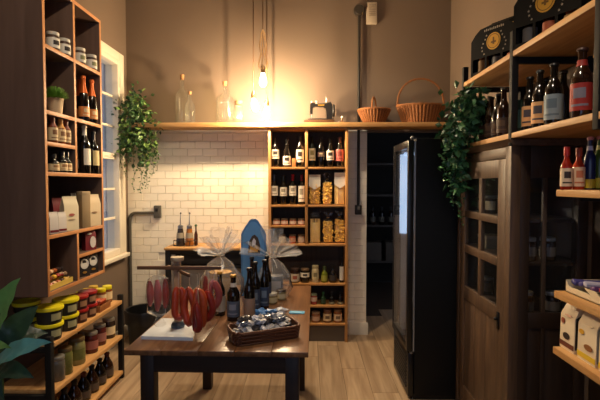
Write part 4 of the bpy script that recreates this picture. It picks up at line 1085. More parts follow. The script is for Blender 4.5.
# bottle carrier with four slim bottles beside the blue plaque
for k, (px, py, pyt, lb) in enumerate(((255.5, 311, 262, 'slim black bottle, front left of the four by the blue plaque'), (264.5, 309, 260, 'slim black bottle, front right of the four by the blue plaque'), (252, 305, 257, 'slim black bottle, rear left of the four by the blue plaque'), (267, 303, 256, 'slim black bottle, rear right of the four by the blue plaque'))):
    tbot(px, py, pyt, .028, m_blackcap, mat((52, 66, 92), .5, noise=.3, nscale=60), lb, (.08, .46), group='slim bottles by the blue plaque', mark=mat((110, 124, 140), .6))
# blue plaque with pointed arch top and painted crest
L = Vector(tp(253, 297)); yq = L.y+.03
A = aty(241.5, 300, yq); Bv = aty(266, 219, yq)
w = Bv.x-A.x; h = Bv.z-ZT
pq = thing('blue_plaque', 'tall blue wooden plaque with a pointed arch top and a painted crest', 'plaque', ((A.x+Bv.x)/2, yq, ZT+.0005), .03)
m_blue = mat((62, 108, 158), .55, noise=.18, nscale=25, bump=.2)
def archpoly(w, z0, zs, zt_, n=7):
    pts = [(-w/2, z0), (w/2, z0), (w/2, zs)]
    pts += [(w/2*.88, zs+(zt_-zs)*.22), (w/2*.66, zs+(zt_-zs)*.52), (w/2*.5, zs+(zt_-zs)*.70), (w/2*.34, zs+(zt_-zs)*.90), (w*.08, zt_), (-w*.08, zt_), (-w/2*.34, zs+(zt_-zs)*.90), (-w/2*.5, zs+(zt_-zs)*.70), (-w/2*.66, zs+(zt_-zs)*.52), (-w/2*.88, zs+(zt_-zs)*.22), (-w/2, zs)]
    return pts
MB().prism(archpoly(w, 0, h*.80, h), -.010, .010).build('board', m_blue, pq, smooth=False)
MB().prism(archpoly(w*.86, h*.04, h*.79, h*.965), -.0125, -.010).build('inner_panel', mat((80, 130, 182), .5, noise=.2, nscale=25), pq, smooth=False)
MB().prism([(-w*.24, h*.56), (w*.26, h*.56), (w*.27, h*.66), (w*.18, h*.76), (w*.05, h*.80), (-w*.06, h*.78), (-w*.16, h*.72)], -.0145, -.0125).build('crest_ground', mat((58, 44, 32), .6), pq, smooth=False)
MB().prism([(-w*.15, h*.575), (w*.16, h*.575), (w*.20, h*.62), (w*.10, h*.66), (0, h*.635), (-w*.13, h*.655)], -.016, -.0145).build('crest_gold', mat((190, 140, 60), .5), pq, smooth=False)
MB().prism([(-w*.05, h*.66), (w*.08, h*.66), (w*.10, h*.72), (w*.02, h*.755), (-w*.04, h*.72)], -.016, -.0145).build('crest_white', mat((196, 190, 196), .5), pq, smooth=False)
MB().box(-w*.7, w*.7, .0, .07, 0, .012, .003).box(-.015, .015, .010, .04, .012, h*.4).build('foot', m_blue, pq)

# --- cellophane gift bundles
m_cel = clearmat('cellophane')
def bundle(px, py, pyn, pyt, rpx, label, seed, inner):
    L = tp(px, py); k = L[1]/F; rg = random.Random(seed)
    zn = aty(px, pyn, L[1]).z-ZT; zt2 = aty(px, pyt, L[1]).z-ZT; r = rpx*k
    t = thing('cellophane_bundle', label, 'gift wrap', L, 0, 'cellophane gift bundles')
    def wob(a, z):
        f = max(0, (z-zn))/(zt2-zn)
        return 1+.10*math.sin(7*a+seed+z*25)+.06*math.sin(13*a-z*40)+f*(.45*math.sin(5*a+seed*2)+.25*math.sin(11*a+1))
    mb = MB().lathe([(0, .002), (r*.72, .002), (r*.92, zn*.25), (r*.88, zn*.55), (r*.50, zn*.85), (r*.12, zn), (r*.11, zn+.012)], 40, wob=wob)
    mb.build('wrap', m_cel, t)
    # the crinkled head: separate pointed flares
    mb = MB()
    for i in range(13):
        a = 2*PI*i/13+rg.uniform(-.15, .15); e = rg.uniform(.25, 1.25)
        Lf = (zt2-zn)*rg.uniform(.75, 1.08)
        d = Vector((math.cos(a)*math.sin(e), math.sin(a)*math.sin(e)*.8, math.cos(e)))
        s = Vector((-math.sin(a), math.cos(a), rg.uniform(-.3, .3))); b0 = Vector((0, 0, zn+.006)) + Vector((d.x, d.y, 0))*r*.08
        up = d.cross(s).normalized()
        prev = None
        for j in range(6):
            f = j/5; wd = r*(.07+.42*f**.8)*(1 if j < 5 else rg.uniform(.5, .9))
            cpt = b0+d*Lf*f+Vector((0, 0, -.03*f*f*math.sin(e)))
            cur = [mb.bm.verts.new(cpt+s*wd*q+up*(.25*wd*(1 if abs(q) < .1 else -1))*(1 if q != 0 else 1)) for q in (-1, -.5, 0, .5, 1)]
            if prev:
                for q in range(4): mb.bm.faces.new((prev[q], prev[q+1], cur[q+1], cur[q]))
            prev = cur
    mb.build('crinkled_top', m_cel, t)
    MB().tube([(r*.15*math.cos(a*PI/8), r*.15*math.sin(a*PI/8), zn+.006) for a in range(16)], .004, 6, True).tube([(0, -r*.15, zn), (.02, -r*.2, zn-.03), (.03, -r*.35, zn-.06)], .003, 5).build('ribbon', mat((222, 214, 196), .4), t)
    inner(t, zn, r)
    return t
def in1(t, zn, r):
    MB().lathe([(0, .004), (r*.6, .004), (r*.62, .02), (r*.62, zn*.50), (r*.5, zn*.58), (0, zn*.58)], 20).build('gift_jar', mat((150, 116, 72), .35), t)
    MB().lathe([(0, zn*.58), (r*.5, zn*.58), (r*.5, zn*.68), (0, zn*.68)], 20).build('gift_lid', m_gold, t)
def in2(t, zn, r):
    MB().box(-r*.5, r*.5, -r*.3, r*.3, .004, zn*.55, .004).build('gift_box', mat((92, 96, 104), .4), t)
    MB().box(-r*.42, r*.42, -r*.305, -r*.3, zn*.12, zn*.42).build('gift_label', mat((170, 168, 170), .5), t)
bundle(221, 305, 256, 226, 23, 'cellophane gift bundle with spiky top behind the dark bottles', 3, in1)
bundle(273, 296, 258, 222, 20, 'cellophane gift bundle right of the blue plaque', 8, in2)

# --- low jars behind the wicker tray
for px, py, ld, lb in ((259, 304, mat((176, 170, 120), .4), 'low jar with yellowish lid beside the slim bottles'), (272, 303, mat((190, 186, 172), .4), 'low jar with whitish lid, middle of the three on the table'), (281, 299, mat((70, 62, 54), .4), 'low jar with dark lid nearest the table edge')):
    jar(tp(px, py), .066, .035, mat((140, 128, 92), .2, noise=.3, nscale=60), ld, mat((196, 186, 150), .6), lb, (.15, .6), group='low jars on the display table', lidh=.22)
# --- blue card and blue wrapped packs
p = tp(297, 313)
t = thing('blue_card', 'flat bright blue card lying near the table edge', 'card', p, -.08)
MB().box(-.045, .045, -.024, .024, 0, .006, .001).build('card_body', mat((86, 170, 214), .5), t)
MB().box(-.035, .03, -.012, .012, .006, .0066).build('card_print', mat((130, 196, 226), .5), t)
rg = random.Random(21)
def crumple(s, seed, sz=.6):
    rr = random.Random(seed); mb = MB().ball((0, 0, 0), s, 2, 1.2, .9, sz)
    for v in mb.bm.verts: v.co *= 1+rr.uniform(-.42, .36)
    return mb
for k, (px, py, dz, lb) in enumerate(((262, 318, .03, 'blue wrapped sweet pack beside the slim bottles'), (271, 318, .035, 'blue wrapped sweet pack in the middle behind the tray'), (281, 317, .03, 'white and blue wrapped pack behind the tray'))):
    b = Vector(tp(px, py)); o = crumple(.034, 30+k, .7).build('wrapped_pack', mat((74, 128, 190), .35) if k < 2 else mat((190, 198, 210), .35), None, smooth=False)
    o.location = b+Vector((0, 0, .030)); tag(o, lb, 'sweet pack', 'blue wrapped packs on the table')

# --- wicker tray of wrapped sweets
fl_, fr_ = Vector(tp(236, 347.5)), Vector(tp(300, 338)); bl_ = Vector(tp(230, 325))
ux = (fr_-fl_); tw = ux.length; ang = math.atan2(ux.y, ux.x)
depth = .15
t = thing('wicker_tray', 'brown wicker tray heaped with foil wrapped sweets on the table', 'basket', fl_, ang)
def ring_pts(e, z, n=10):
    r = .03; pts = []
    for (cx, cy, a0) in ((tw-r, r, -PI/2), (tw-r, depth-r, 0), (r, depth-r, PI/2), (r, r, PI)):
        for k in range(n+1):
            a = a0+PI/2*k/n; pts.append((cx+(r+e)*math.cos(a), cy+(r+e)*math.sin(a), z))
    return pts
hb = .062
m_tr = mat((96, 54, 30), .55, noise=.35, nscale=70, bump=.5); m_tr2 = mat((74, 42, 24), .6, noise=.35, nscale=70, bump=.5)
mb = MB()
rA = [[mb.bm.verts.new(p) for p in ring_pts(e, z)] for e, z in ((-.004, 0), (.006, hb), (.001, hb), (-.009, .006))]
nn = len(rA[0])
mb.bm.faces.new(rA[0][::-1]); mb.bm.faces.new(rA[3])
for A, Bq in zip(rA, rA[1:]):
    for i in range(nn): mb.bm.faces.new((A[i], A[(i+1) % nn], Bq[(i+1) % nn], Bq[i]))
mb.build('shell', m_tr2, t)
mb = MB()
for k in range(7):
    z = .006+k*.0085; e = -.004+.010*z/hb+.002
    P0 = ring_pts(e, z); mb.tube([(x+.002*math.sin(i*2.1+k*PI), y+.002*math.cos(i*2.1+k*PI), zz) for i, (x, y, zz) in enumerate(P0)], .004, 5, True)
mb.build('weave_bands', m_tr, t)
MB().tube([(x, y, z+.003*math.sin(i*1.3)) for i, (x, y, z) in enumerate(ring_pts(.005, hb))], .006, 6, True).build('rim', m_tr, t)
fm = [mat((226, 226, 232), .35, metal=.2), mat((54, 52, 56), .3, metal=.3), mat((232, 230, 226), .45), mat((160, 164, 174), .3, metal=.4), mat((196, 190, 184), .4), mat((84, 90, 106), .3, metal=.3)]
fw = ['silver foil', 'black foil', 'white paper', 'steel grey foil', 'beige paper', 'slate blue foil']
Rz = Matrix.Rotation(ang, 4, 'Z')
rws = ['front', 'second', 'third', 'back']
cw = ['far left', 'left', 'third place', 'fourth place', 'middle', 'sixth place', 'seventh place', 'right', 'far right']
for layer in range(3):
    for j in range((4, 3, 2)[layer]):
        for i in range((9, 8, 7)[layer]):
            ci = (i*5+j*3+layer*2+rg.randint(0, 1)) % 6
            me = cached(('pk', ci), lambda: crumple(.019, 50+ci, .7).mesh('wrapped_sweet', smooth=False))
            lp = Vector((.028+(tw-.056)*(i+.5*layer)/8*(1 if layer < 2 else .93)+rg.uniform(-.004, .004), .024+(depth-.048)*(j+.5*layer)/3+rg.uniform(-.003, .003), .030+layer*.027+rg.uniform(0, .006)+(.012 if layer and j > 0 else 0)))
            o = link('wrapped_sweet', me, fm[ci], None, fl_+(Rz @ lp), (rg.uniform(-.6, .6), rg.uniform(-.6, .6), rg.uniform(0, 3)))
            tag(o, '%s sweet in the wicker tray, %s, %s row of the %s layer' % (fw[ci], cw[i], rws[j], ('bottom', 'middle', 'top')[layer]), 'sweet', 'foil sweets in the wicker tray')
# ------------------------------------------------------------------ glass-door fridge
FX = .685; FY0 = ya(407, 300, FX); FY1 = FY0+.53; FT = atx(409, 138, FX).z
m_fb = mat((8, 9, 11), .6, spec=.25, noise=.1, nscale=5)
m_fd = mat((12, 13, 15), .3)
fg = thing('glass_door_fridge', 'tall black upright fridge with a glass door facing the room', 'fridge', (1.02, FY0, 0))
fx1 = 1.37; bxs = FX+.055
MB().box(bxs, fx1, FY0, FY0+.03, .04, FT, .004).build('side_panel', m_fb, fg, world=True)
MB().box(bxs, fx1, FY1-.03, FY1, .04, FT, .004).build('side_panel', m_fb, fg, world=True)
MB().box(bxs, fx1, FY0+.03, FY1-.03, FT-.05, FT, .004).build('top_panel', m_fb, fg, world=True)
MB().box(fx1-.03, fx1, FY0+.03, FY1-.03, .04, FT-.05).build('back_panel', m_fb, fg, world=True)
MB().box(bxs, fx1-.03, FY0+.03, FY1-.03, .04, .34).build('motor_housing', m_fb, fg, world=True)
m_lin = mat((196, 200, 206), .5)
MB().box(bxs+.002, fx1-.031, FY1-.04, FY1-.031, .345, FT-.055).box(fx1-.045, fx1-.032, FY0+.032, FY1-.041, .345, FT-.055).build('liner', m_lin, fg, world=True)
for z in (.62, .90, 1.18, 1.46): MB().box(bxs+.05, fx1-.05, FY0+.035, FY1-.045, z-.008, z, .002).build('shelf', mat((170, 174, 178), .4, metal=.4), fg, world=True)
dr = MB()
zd0 = .35
for a, b in ((FY0, FY0+.03), (FY1-.02, FY1)): dr.box(FX, FX+.04, a, b, zd0, FT-.012, .003)
dr.box(FX, FX+.04, FY0+.03, FY1-.02, zd0, zd0+.05, .003).box(FX, FX+.04, FY0+.03, FY1-.02, FT-.06, FT-.012, .003)
door = dr.build('door', m_fd, fg, world=True)
MB().box(FX+.004, FX+.012, FY0+.03, FY1-.02, zd0+.05, FT-.06).build('pane', clearmat('pane'), door, world=True)
MB().box(FX+.043, FX+.052, FY0-.002, FY0+.01, zd0, FT-.02).build('seal_strip', mat((150, 152, 156), .3, metal=.5), fg, world=True)
MB().ball((FX+.03, FY0+.015, FT+.004), .014).build('hinge_knob', m_steel, fg, world=True)
MB().box(FX+.03, FX+.14, FY0+.004, FY0+.02, FT, FT+.008, .002).build('hinge', m_fd, fg, world=True)
MB().lathe([(0, 0), (.014, 0), (.014, .012), (0, .012)], 10, (FX+.035, FY0+.012, zd0-.016)).build('hinge_knob', m_steel, fg, world=True)
kp = MB().box(FX+.012, FX+.05, FY0+.005, FY1-.005, .03, zd0-.012, .004).build('kick_panel', m_fd, fg, world=True)
for k in range(9): MB().box(FX+.004, FX+.013, FY0+.05, FY1-.05, .075+k*.027, .088+k*.027, .002).build('grille_slat', mat((22, 22, 24), .35), kp, world=True)
MB().box(bxs, fx1, FY0+.03, FY1-.03, 0, .04).build('plinth_or_shade', m_fd, fg, world=True)
MB().box(bxs-.012, bxs+.05, FY1-.052, FY1-.040, 1.12, FT-.08, .003).build('light_tube', mat((240, 246, 255), .4, emit=(.55, .74, 1.0), estr=1.5), fg, world=True)
MB().box(bxs+.02, fx1-.2, FY1-.062, FY1-.044, FT-.085, FT-.065, .003).build('light_tube', mat((240, 246, 255), .4, emit=(.55, .74, 1.0), estr=1.5), fg, world=True)
rg = random.Random(4)
for k, z in enumerate((.62, .90, 1.18, 1.46)):
    for j in range(2):
        bottle((bxs+.10+.001*k, FY0+.14+j*.2, z), .22, .032, 'beer', m_gl_brown if (k+j) % 2 else m_gl_green, m_gold, m_paper, 'chilled drink bottle behind the fridge glass, %s of two on the %s shelf' % (('nearer', 'farther')[j], ('lowest', 'second', 'third', 'highest')[k]), (.14, .42), capz=.955, rotz=-PI/2, group='bottles in the fridge')

# ------------------------------------------------------------------ tall wooden cabinet on the right
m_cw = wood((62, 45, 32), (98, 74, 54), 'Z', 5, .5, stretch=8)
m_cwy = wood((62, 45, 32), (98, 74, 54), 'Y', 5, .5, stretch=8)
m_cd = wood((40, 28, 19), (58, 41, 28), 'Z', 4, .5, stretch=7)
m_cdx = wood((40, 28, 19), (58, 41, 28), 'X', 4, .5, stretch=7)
KX = 1.01; KX1 = XR-.005
ky0 = ya(510.5, 200, KX); ky1 = ya(458, 200, KX)
kz = atx(510, 146, KX).z
ct = thing('glazed_cabinet', 'tall old wooden cabinet with a glazed door standing against the right wall', 'cabinet', ((KX+KX1)/2, (ky0+ky1)/2, 0))
def cbx(nm, m, *a, bev=.002, par=None): return MB().box(*a, bev).build(nm, m, par or ct, world=True)
py1 = [ya(px, 230, KX) for px in (504, 496.5, 480, 477.5, 464, 461)]   # door rail positions along Y
zr_ = [atx(496, v, KX).z for v in (178, 216, 224, 257, 266, 307, 322)]
# corner posts
cbx('corner_post', m_cw, KX, KX+.05, ky0, ky0+.065, 0, kz)
cbx('corner_post', m_cw, KX, KX+.05, ky1-.035, ky1, 0, kz)
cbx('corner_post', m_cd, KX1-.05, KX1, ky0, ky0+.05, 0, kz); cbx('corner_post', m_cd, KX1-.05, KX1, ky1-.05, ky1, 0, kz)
cbx('frieze', m_cwy, KX+.004, KX+.03, ky0+.065, ky1-.035, zr_[0]+.10, kz)
cbx('bottom_rail', m_cwy, KX+.004, KX+.03, ky0+.065, ky1-.035, 0, .10)
MB().prism([(KX-.03, kz+.03), (KX1, kz+.03), (KX1, kz), (KX-.005, kz), (KX-.012, kz+.012)], ky0-.03, ky1+.02).build('cornice', m_cwy, ct, world=True)
# door
ya_, yb_ = ky0+.068, ky1-.038
dm = MB()
dm.box(KX+.004, KX+.03, ya_, py1[1], .10, zr_[0]+.097, .002).box(KX+.004, KX+.03, py1[4], yb_, .10, zr_[0]+.097, .002)
for a, b in ((zr_[0], zr_[0]+.097), (zr_[2], zr_[1]), (zr_[4], zr_[3]), (zr_[6], zr_[5]), (.10, .20)):
    dm.box(KX+.004, KX+.03, py1[1], py1[4], min(a, b), max(a, b), .002)
dm.box(KX+.005, KX+.029, py1[2], py1[3], zr_[6], zr_[0], .002)
kd = dm.build('door', m_cw, ct, world=True)
for (za, zb_) in ((zr_[1], zr_[0]), (zr_[3], zr_[2]), (zr_[5], zr_[4])):
    for a, b in ((py1[1], py1[2]), (py1[3], py1[4])):
        MB().box(KX+.014, KX+.018, a, b, za, zb_).build('pane', clearmat('pane'), kd, world=True)
npl = 3
for k in range(npl):
    a = py1[1]+(py1[4]-py1[1])*k/npl; b = py1[1]+(py1[4]-py1[1])*(k+1)/npl
    MB().box(KX+.012, KX+.024, a+.002, b-.002, .20, zr_[6], .002).build('plank', m_cw, kd, world=True)
MB().box(KX-.004, KX+.004, py1[1]-.045, py1[1]-.022, zr_[6]-.03, zr_[6]+.06, .002).ball((KX-.012, py1[1]-.033, zr_[6]+.025), .010).build('latch', m_iron, kd, world=True)
# near side, facing the viewer: dark frame, glazed above, panelled below
xs = [KX+.05, xa(530, 230, ky0), xa(543.5, 230, ky0), xa(547.5, 230, ky0), KX1-.05]
zs_mid = aty(540, 323, ky0).z
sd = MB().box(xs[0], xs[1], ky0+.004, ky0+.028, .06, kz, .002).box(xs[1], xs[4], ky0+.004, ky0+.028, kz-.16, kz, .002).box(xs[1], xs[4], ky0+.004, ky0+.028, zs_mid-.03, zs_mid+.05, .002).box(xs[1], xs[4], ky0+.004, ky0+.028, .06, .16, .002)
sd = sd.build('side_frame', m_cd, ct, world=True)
MB().box(xs[2], xs[3], ky0+.006, ky0+.026, zs_mid+.05, kz-.16, .002).build('side_muntin', wood((66, 52, 40), (84, 68, 54), 'Z', 5, .5), sd, world=True)
for a, b in ((xs[1], xs[2]), (xs[3], xs[4])): MB().box(a, b, ky0+.014, ky0+.018, zs_mid+.05, kz-.16).build('pane', clearmat('pane'), sd, world=True)
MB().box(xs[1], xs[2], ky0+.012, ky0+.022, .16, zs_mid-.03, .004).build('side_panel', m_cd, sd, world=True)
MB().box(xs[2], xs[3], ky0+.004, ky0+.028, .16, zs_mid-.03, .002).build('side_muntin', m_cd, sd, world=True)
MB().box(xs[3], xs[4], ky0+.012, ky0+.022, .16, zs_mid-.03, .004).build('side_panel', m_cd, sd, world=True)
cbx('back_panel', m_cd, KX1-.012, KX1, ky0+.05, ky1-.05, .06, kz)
cbx('side_panel', m_cd, KX+.05, KX1-.05, ky1-.022, ky1-.004, .06, kz)
ksh = [.10, zr_[5]-.02, zr_[3]-.005, zr_[1]-.005]
for z in ksh: cbx('shelf', m_cdx, KX+.04, KX1-.012, ky0+.03, ky1-.024, z-.018, z)
g = 'goods inside the glazed cabinet'
def kin(px, py, X): return ya(px, py, X)
t = thing('carton', 'whitish carton behind the second row of cabinet panes', 'box', (KX+.13, kin(490, 245, KX+.13), ksh[2]), 0, g)
MB().box(-.05, .05, -.07, .07, 0, .075, .002).build('carton_body', mat((176, 160, 130), .6), t); MB().box(-.052, .052, -.072, .072, .06, .078, .002).build('lid', mat((190, 176, 146), .6), t)
for k, (px, z, lb) in enumerate(((491, ksh[3], 'pale labelled jar behind the top right cabinet pane'), (484.5, ksh[3], 'dim jar behind the top right cabinet pane, farther back'), (471, ksh[3], 'dim jar behind the top left cabinet pane'), (470, ksh[2], 'dim jar behind the second left cabinet pane'), (488, ksh[1], 'dark jar behind the lowest right cabinet pane'), (470, ksh[1], 'dark jar behind the lowest left cabinet pane'))):
    jar((KX+.10, kin(px, 230, KX+.10), z), .105, .04, m_dk, m_ld2, m_cream if k == 0 else mat((120, 104, 84), .6), lb, (.2, .7), rotz=-PI/2, group=g)
for k, (dx, z) in enumerate(((.14, ksh[2]), (.24, ksh[2]), (.13, ksh[1]), (.27, ksh[1]))):
    jar((KX+dx, ky0+.10, z), .12, .04, m_dk, m_ld2, mat((120, 104, 84), .6), 'dim jar behind the dark side glass of the cabinet, %s' % ('left on the upper shelf', 'right on the upper shelf', 'left on the lower shelf', 'right on the lower shelf')[k], (.2, .6), group=g)

# ------------------------------------------------------------------ steel rack with pine shelves above the cabinet
rk = thing('steel_rack', 'black steel wall rack with two pine shelves above the wooden cabinet', 'rack', (XK, 2.2, kz+.03))
pys = [ya(463, 100, XK), ya(511, 100, XK), ya(597.5, 60, XK)]
kb = kz+.031
zk0 = max(zk0, kb+.03)
for yy in pys:
    for xx in (XK-.004, XR-.04): MB().box(xx, xx+.032, yy-.016, yy+.016, kb if yy > ky0 else zk0-.06, 2.9 if xx > 1.2 else zk1+.10, .002).build('post', m_blk, rk, world=True)
    for z in (zk0, zk1): MB().box(XK+.028, XR-.04, yy-.014, yy+.014, z-.058, z-.027, .001).build('cross_bar', m_blk, rk, world=True)
for z in (zk0, zk1):
    MB().box(XK-.002, XR-.005, pys[2]-.35, pys[0]-.016, z-.026, z, .002).build('shelf', m_pineY, rk, world=True)
RR = math.radians(-42)
def rp(px, py, z, X=1.07): return (X, ya(px, py, X), z)
g = 'beer bottles on the lower shelf of the steel rack'
HB = .272
bottle(rp(581.5, 100, zk0, 1.068), HB+.006, .039, 'beer', m_gl_brown, mat((60, 34, 28), .4), mat((150, 40, 32), .55), 'big brown beer bottle with bright red label on the steel rack', (.12, .50), capz=.955, rotz=RR, group=g, necklab=mat((150, 44, 36), .5), mark=mat((120, 116, 130), .6))
bottle(rp(553.5, 110, zk0), HB, .037, 'beer', m_gl_dark, m_blackcap, mat((126, 140, 146), .6), 'dark beer bottle with blue grey label on the steel rack', (.10, .50), capz=.955, rotz=RR, group=g, mark=mat((92, 106, 116), .6))
bottle(rp(539.5, 115, zk0), HB, .034, 'beer', m_gl_dark, m_blackcap, mat((214, 160, 104), .6), 'beer bottle with peach label beside the blue grey labelled one', (.10, .46), capz=.955, rotz=RR, group=g, mark=mat((70, 64, 70), .6))
bottle(rp(529.5, 118, zk0), HB*.97, .034, 'beer', m_gl_dark, m_blackcap, mat((214, 160, 104), .6), 'beer bottle with peach label beside the green can', (.10, .46), capz=.955, rotz=RR, group=g, mark=mat((70, 64, 70), .6))
bottle(rp(563, 105, zk0, 1.18), HB, .034, 'beer', m_gl_dark, m_blackcap, None, 'plain dark bottle standing behind the blue grey labelled beer', capz=.955, group=g)
bottle(rp(545, 105, zk0, 1.18), HB, .034, 'beer', m_gl_dark, m_blackcap, None, 'plain dark bottle standing behind the peach labelled beers', capz=.955, group=g)
bottle(rp(598, 80, zk0, 1.17), HB, .036, 'beer', m_gl_dark, m_gold, mat((200, 190, 170), .6), 'dark bottle half cut by the right picture edge behind the near post', (.12, .46), capz=.955, rotz=RR, group=g)
t = thing('drink_can', 'dark green labelled can behind the middle rack post', 'can', rp(519.5, 120, zk0), RR, g)
MB().lathe([(0, 0), (.026, 0), (.033, .01), (.033, .15), (.026, .166), (.026, .17), (0, .168)], 20).build('can_body', mat((34, 58, 44), .35, metal=.3), t)
MB().arc(.0335, .03, .12, 1.6, 12).build('label', mat((70, 104, 84), .5), t)
for k, (px, X) in enumerate(((503.5, 1.07), (498, 1.08), (491, 1.08), (486, 1.10))):
    bottle(rp(px, 120, zk0, X), HB*(.95 if k else 1.0), .035, 'beer', m_gl_dark if k % 2 else m_gl_brown, m_blackcap, mat((62, 44, 34), .6), 'dark bottle between the ivy and the middle post, %s from the ivy' % ['fourth', 'third', 'second', 'first'][k], (.10, .40), capz=.955, rotz=RR, group=g, mark=mat((92, 70, 50), .6))
# six-pack carriers on the upper shelf
m_card = mat((11, 9, 8), .8, spec=.2, noise=.15, nscale=30)
m_star = mat((150, 140, 124), .6)
def carrier(loc, rotz, label):
    t = thing('bottle_carrier', label, 'carrier', loc, rotz, 'bottle carriers on the steel rack')
    w, d, zt_ = .135, .075, .262; t.scale = (1.18, 1.1, 1.22)
    MB().box(-w, w, -d, d, 0, .004).box(-w, w, -d, -d+.002, .004, .022).box(-w, w, d-.002, d, .004, .022).build('tray', m_card, t)
    for sy in (-1, 1):
        MB().prism([(-w, .085), (w, .085), (w, .175), (w*.80, .205), (w*.58, .225), (-w*.58, .225), (-w*.80, .205), (-w, .175)], sy*d-.001, sy*d+.001).build('front_panel' if sy < 0 else 'rear_panel', m_card, t, smooth=False)
        for xx in (-w+.006, -w/3, w/3, w-.006): MB().box(xx-.006, xx+.006, sy*d-.001, sy*d+.001, .022, .085).build('strut', m_card, t)
    for sx in (-1, 1): MB().box(sx*w-.001, sx*w+.001, -d, d, .004, .175).build('end_panel', m_card, t)
    MB().prism([(-w*.98, .004), (w*.98, .004), (w*.98, .17), (w*.6, .235), (w*.5, .262), (-w*.5, .262), (-w*.6, .235), (-w*.98, .17)], -.0012, .0012).build('centre_handle', m_card, t, smooth=False)
    for sy in (-1, 1):
        q = MB(); q.face([(-w*.58, sy*d, .225), (w*.58, sy*d, .225), (w*.5, sy*.002, .258), (-w*.5, sy*.002, .258)]); q.build('top_flap', m_card, t, smooth=False)
    e = -d-.0012
    MB().lathe([(0, 0), (.040, 0), (.040, .0012), (0, .0012)], 24).xf(Matrix.Translation((0, e+.0, .150)) @ Matrix.Rotation(PI/2, 4, 'X')).build('emblem', mat((206, 158, 58), .4, metal=.3), t)
    MB().lathe([(.031, 0), (.034, 0), (.034, .0022), (.031, .0022)], 24).xf(Matrix.Translation((0, e, .150)) @ Matrix.Rotation(PI/2, 4, 'X')).box(-.004, .004, e-.0024, e-.001, .135, .168).box(-.014, .014, e-.0024, e-.001, .142, .150).build('emblem_print', mat((110, 78, 26), .5), t)
    mb = MB()
    stars = [(sx*(.055+.014*math.sin(k*.9)), .10+.017*k) for sx in (-1, 1) for k in range(6)]
    for (sx, sz) in stars:
        mb.prism([(sx+(.0055 if q % 2 == 0 else .0024)*math.sin(q*PI/5), sz+(.0055 if q % 2 == 0 else .0024)*math.cos(q*PI/5)) for q in range(10)], e-.0008, e)
    mb.build('star_print', m_star, t, smooth=False)
    mb = MB()
    for k in range(11): mb.box(-.055+.0105*k, -.055+.0105*k+.006, e-.0008, e, .206, .215+.002*(k % 2))
    mb.build('lettering_strip', m_star, t, smooth=False)
    return t
RC = math.radians(-60)
for k, (px, py) in enumerate(((503, 45), (556, 20))):
    L = rp(px, py, zk1, 1.15)
    carrier(L, RC, 'black star printed bottle carrier with a gold round emblem, ' + ('farther of two on the rack' if k == 0 else 'nearer of two on the rack'))
    for i in range(3):
        for j in range(2):
            lp = Matrix.Rotation(RC, 4, 'Z') @ Vector((-.100+.100*i, -.040+.080*j, .004))
            bottle((L[0]+lp.x, L[1]+lp.y, L[2]+.0055), .262, .033, 'beer', [m_amber, m_gl_dark, m_gl_brown][(i+k) % 3], m_gold, [mat((120, 88, 40), .6), mat((78, 78, 80), .6), mat((150, 74, 40), .6)][(i+k) % 3],
                   'bottle inside the %s carrier, %s of the %s row' % (('farther', 'nearer')[k], ('left', 'middle', 'right')[i], ('front', 'back')[j]), (.08, .34), capz=.955, rotz=RC, group='bottles in the carriers')

# ------------------------------------------------------------------ pine wall shelves in the right foreground
SX = 1.03
sy1 = ya(554, 290, SX)
za_, zb2, zc2 = atx(556, 189.5, SX).z, atx(554, 290.5, SX).z, atx(554, 347, SX).z
shl = {}
for nm, z in (('upper', za_), ('middle', zb2), ('lower', zc2)):
    t = thing('wall_shelf', 'short pale pine wall shelf beside the wooden cabinet, the %s of three' % nm, 'shelf', (SX, sy1, z-.028), 0, 'pine wall shelves on the right')
    MB().box(SX, XR-.005, .95, sy1, z-.028, z, .002).build('board', m_pineY, t, world=True)
    for yy in (sy1-.06, 1.1): MB().box(SX+.06, XR-.002, yy-.012, yy+.012, z-.045, z-.029, .001).box(XR-.016, XR-.002, yy-.012, yy+.012, z-.14, z-.045, .001).build('bracket', m_blk, t, world=True)
bk = thing('shade_panelling', 'dark panelling added for the shade behind the pine wall shelves', 'panelling', (XR-.003, 1.5, 0))  # added dark boards standing in for shade on the wall around these shelves
for k in range(6): MB().box(XR-.0035, XR-.0005, .95+k*.214, .95+k*.214+.210, 0, 1.72, .001).build('shade_board', m_cd, bk, world=True)
YT = sy1-.045
def rs(px, z, y=YT): return (xa(px, 180, y), y, z)
m_hot = mat((150, 34, 18), .2, noise=.15, nscale=30)
g = 'sauce and beer bottles on the upper wall shelf'
bottle(rs(566.3, za_), .172, .0215, 'sauce', m_hot, mat((170, 36, 30), .4), mat((222, 196, 160), .6), 'red hot sauce bottle with cream label at the shelf end', (.08, .50), capz=.80, rotz=-.3, group=g, mark=mat((60, 44, 38), .6))
bottle(rs(578.3, za_), .168, .0225, 'sauce', mat((176, 52, 22), .2), mat((160, 60, 34), .4), mat((226, 190, 150), .6), 'orange red hot sauce bottle second from the shelf end', (.08, .54), capz=.80, rotz=-.3, group=g, mark=mat((196, 110, 70), .6))
bottle(rs(589.3, za_), .212, .022, 'beer', mat((28, 34, 76), .25), mat((190, 120, 120), .4), mat((206, 176, 40), .55), 'dark blue bottle with yellow base band on the upper wall shelf', (.03, .20), capz=.94, group=g, mark=None, necklab=mat((180, 176, 190), .5))
bottle(rs(599, za_), .215, .023, 'beer', mat((60, 84, 24), .25), mat((190, 110, 100), .4), mat((210, 190, 40), .55), 'green bottle with yellow base band at the right picture edge', (.03, .22), capz=.94, group=g, necklab=mat((190, 196, 120), .5))
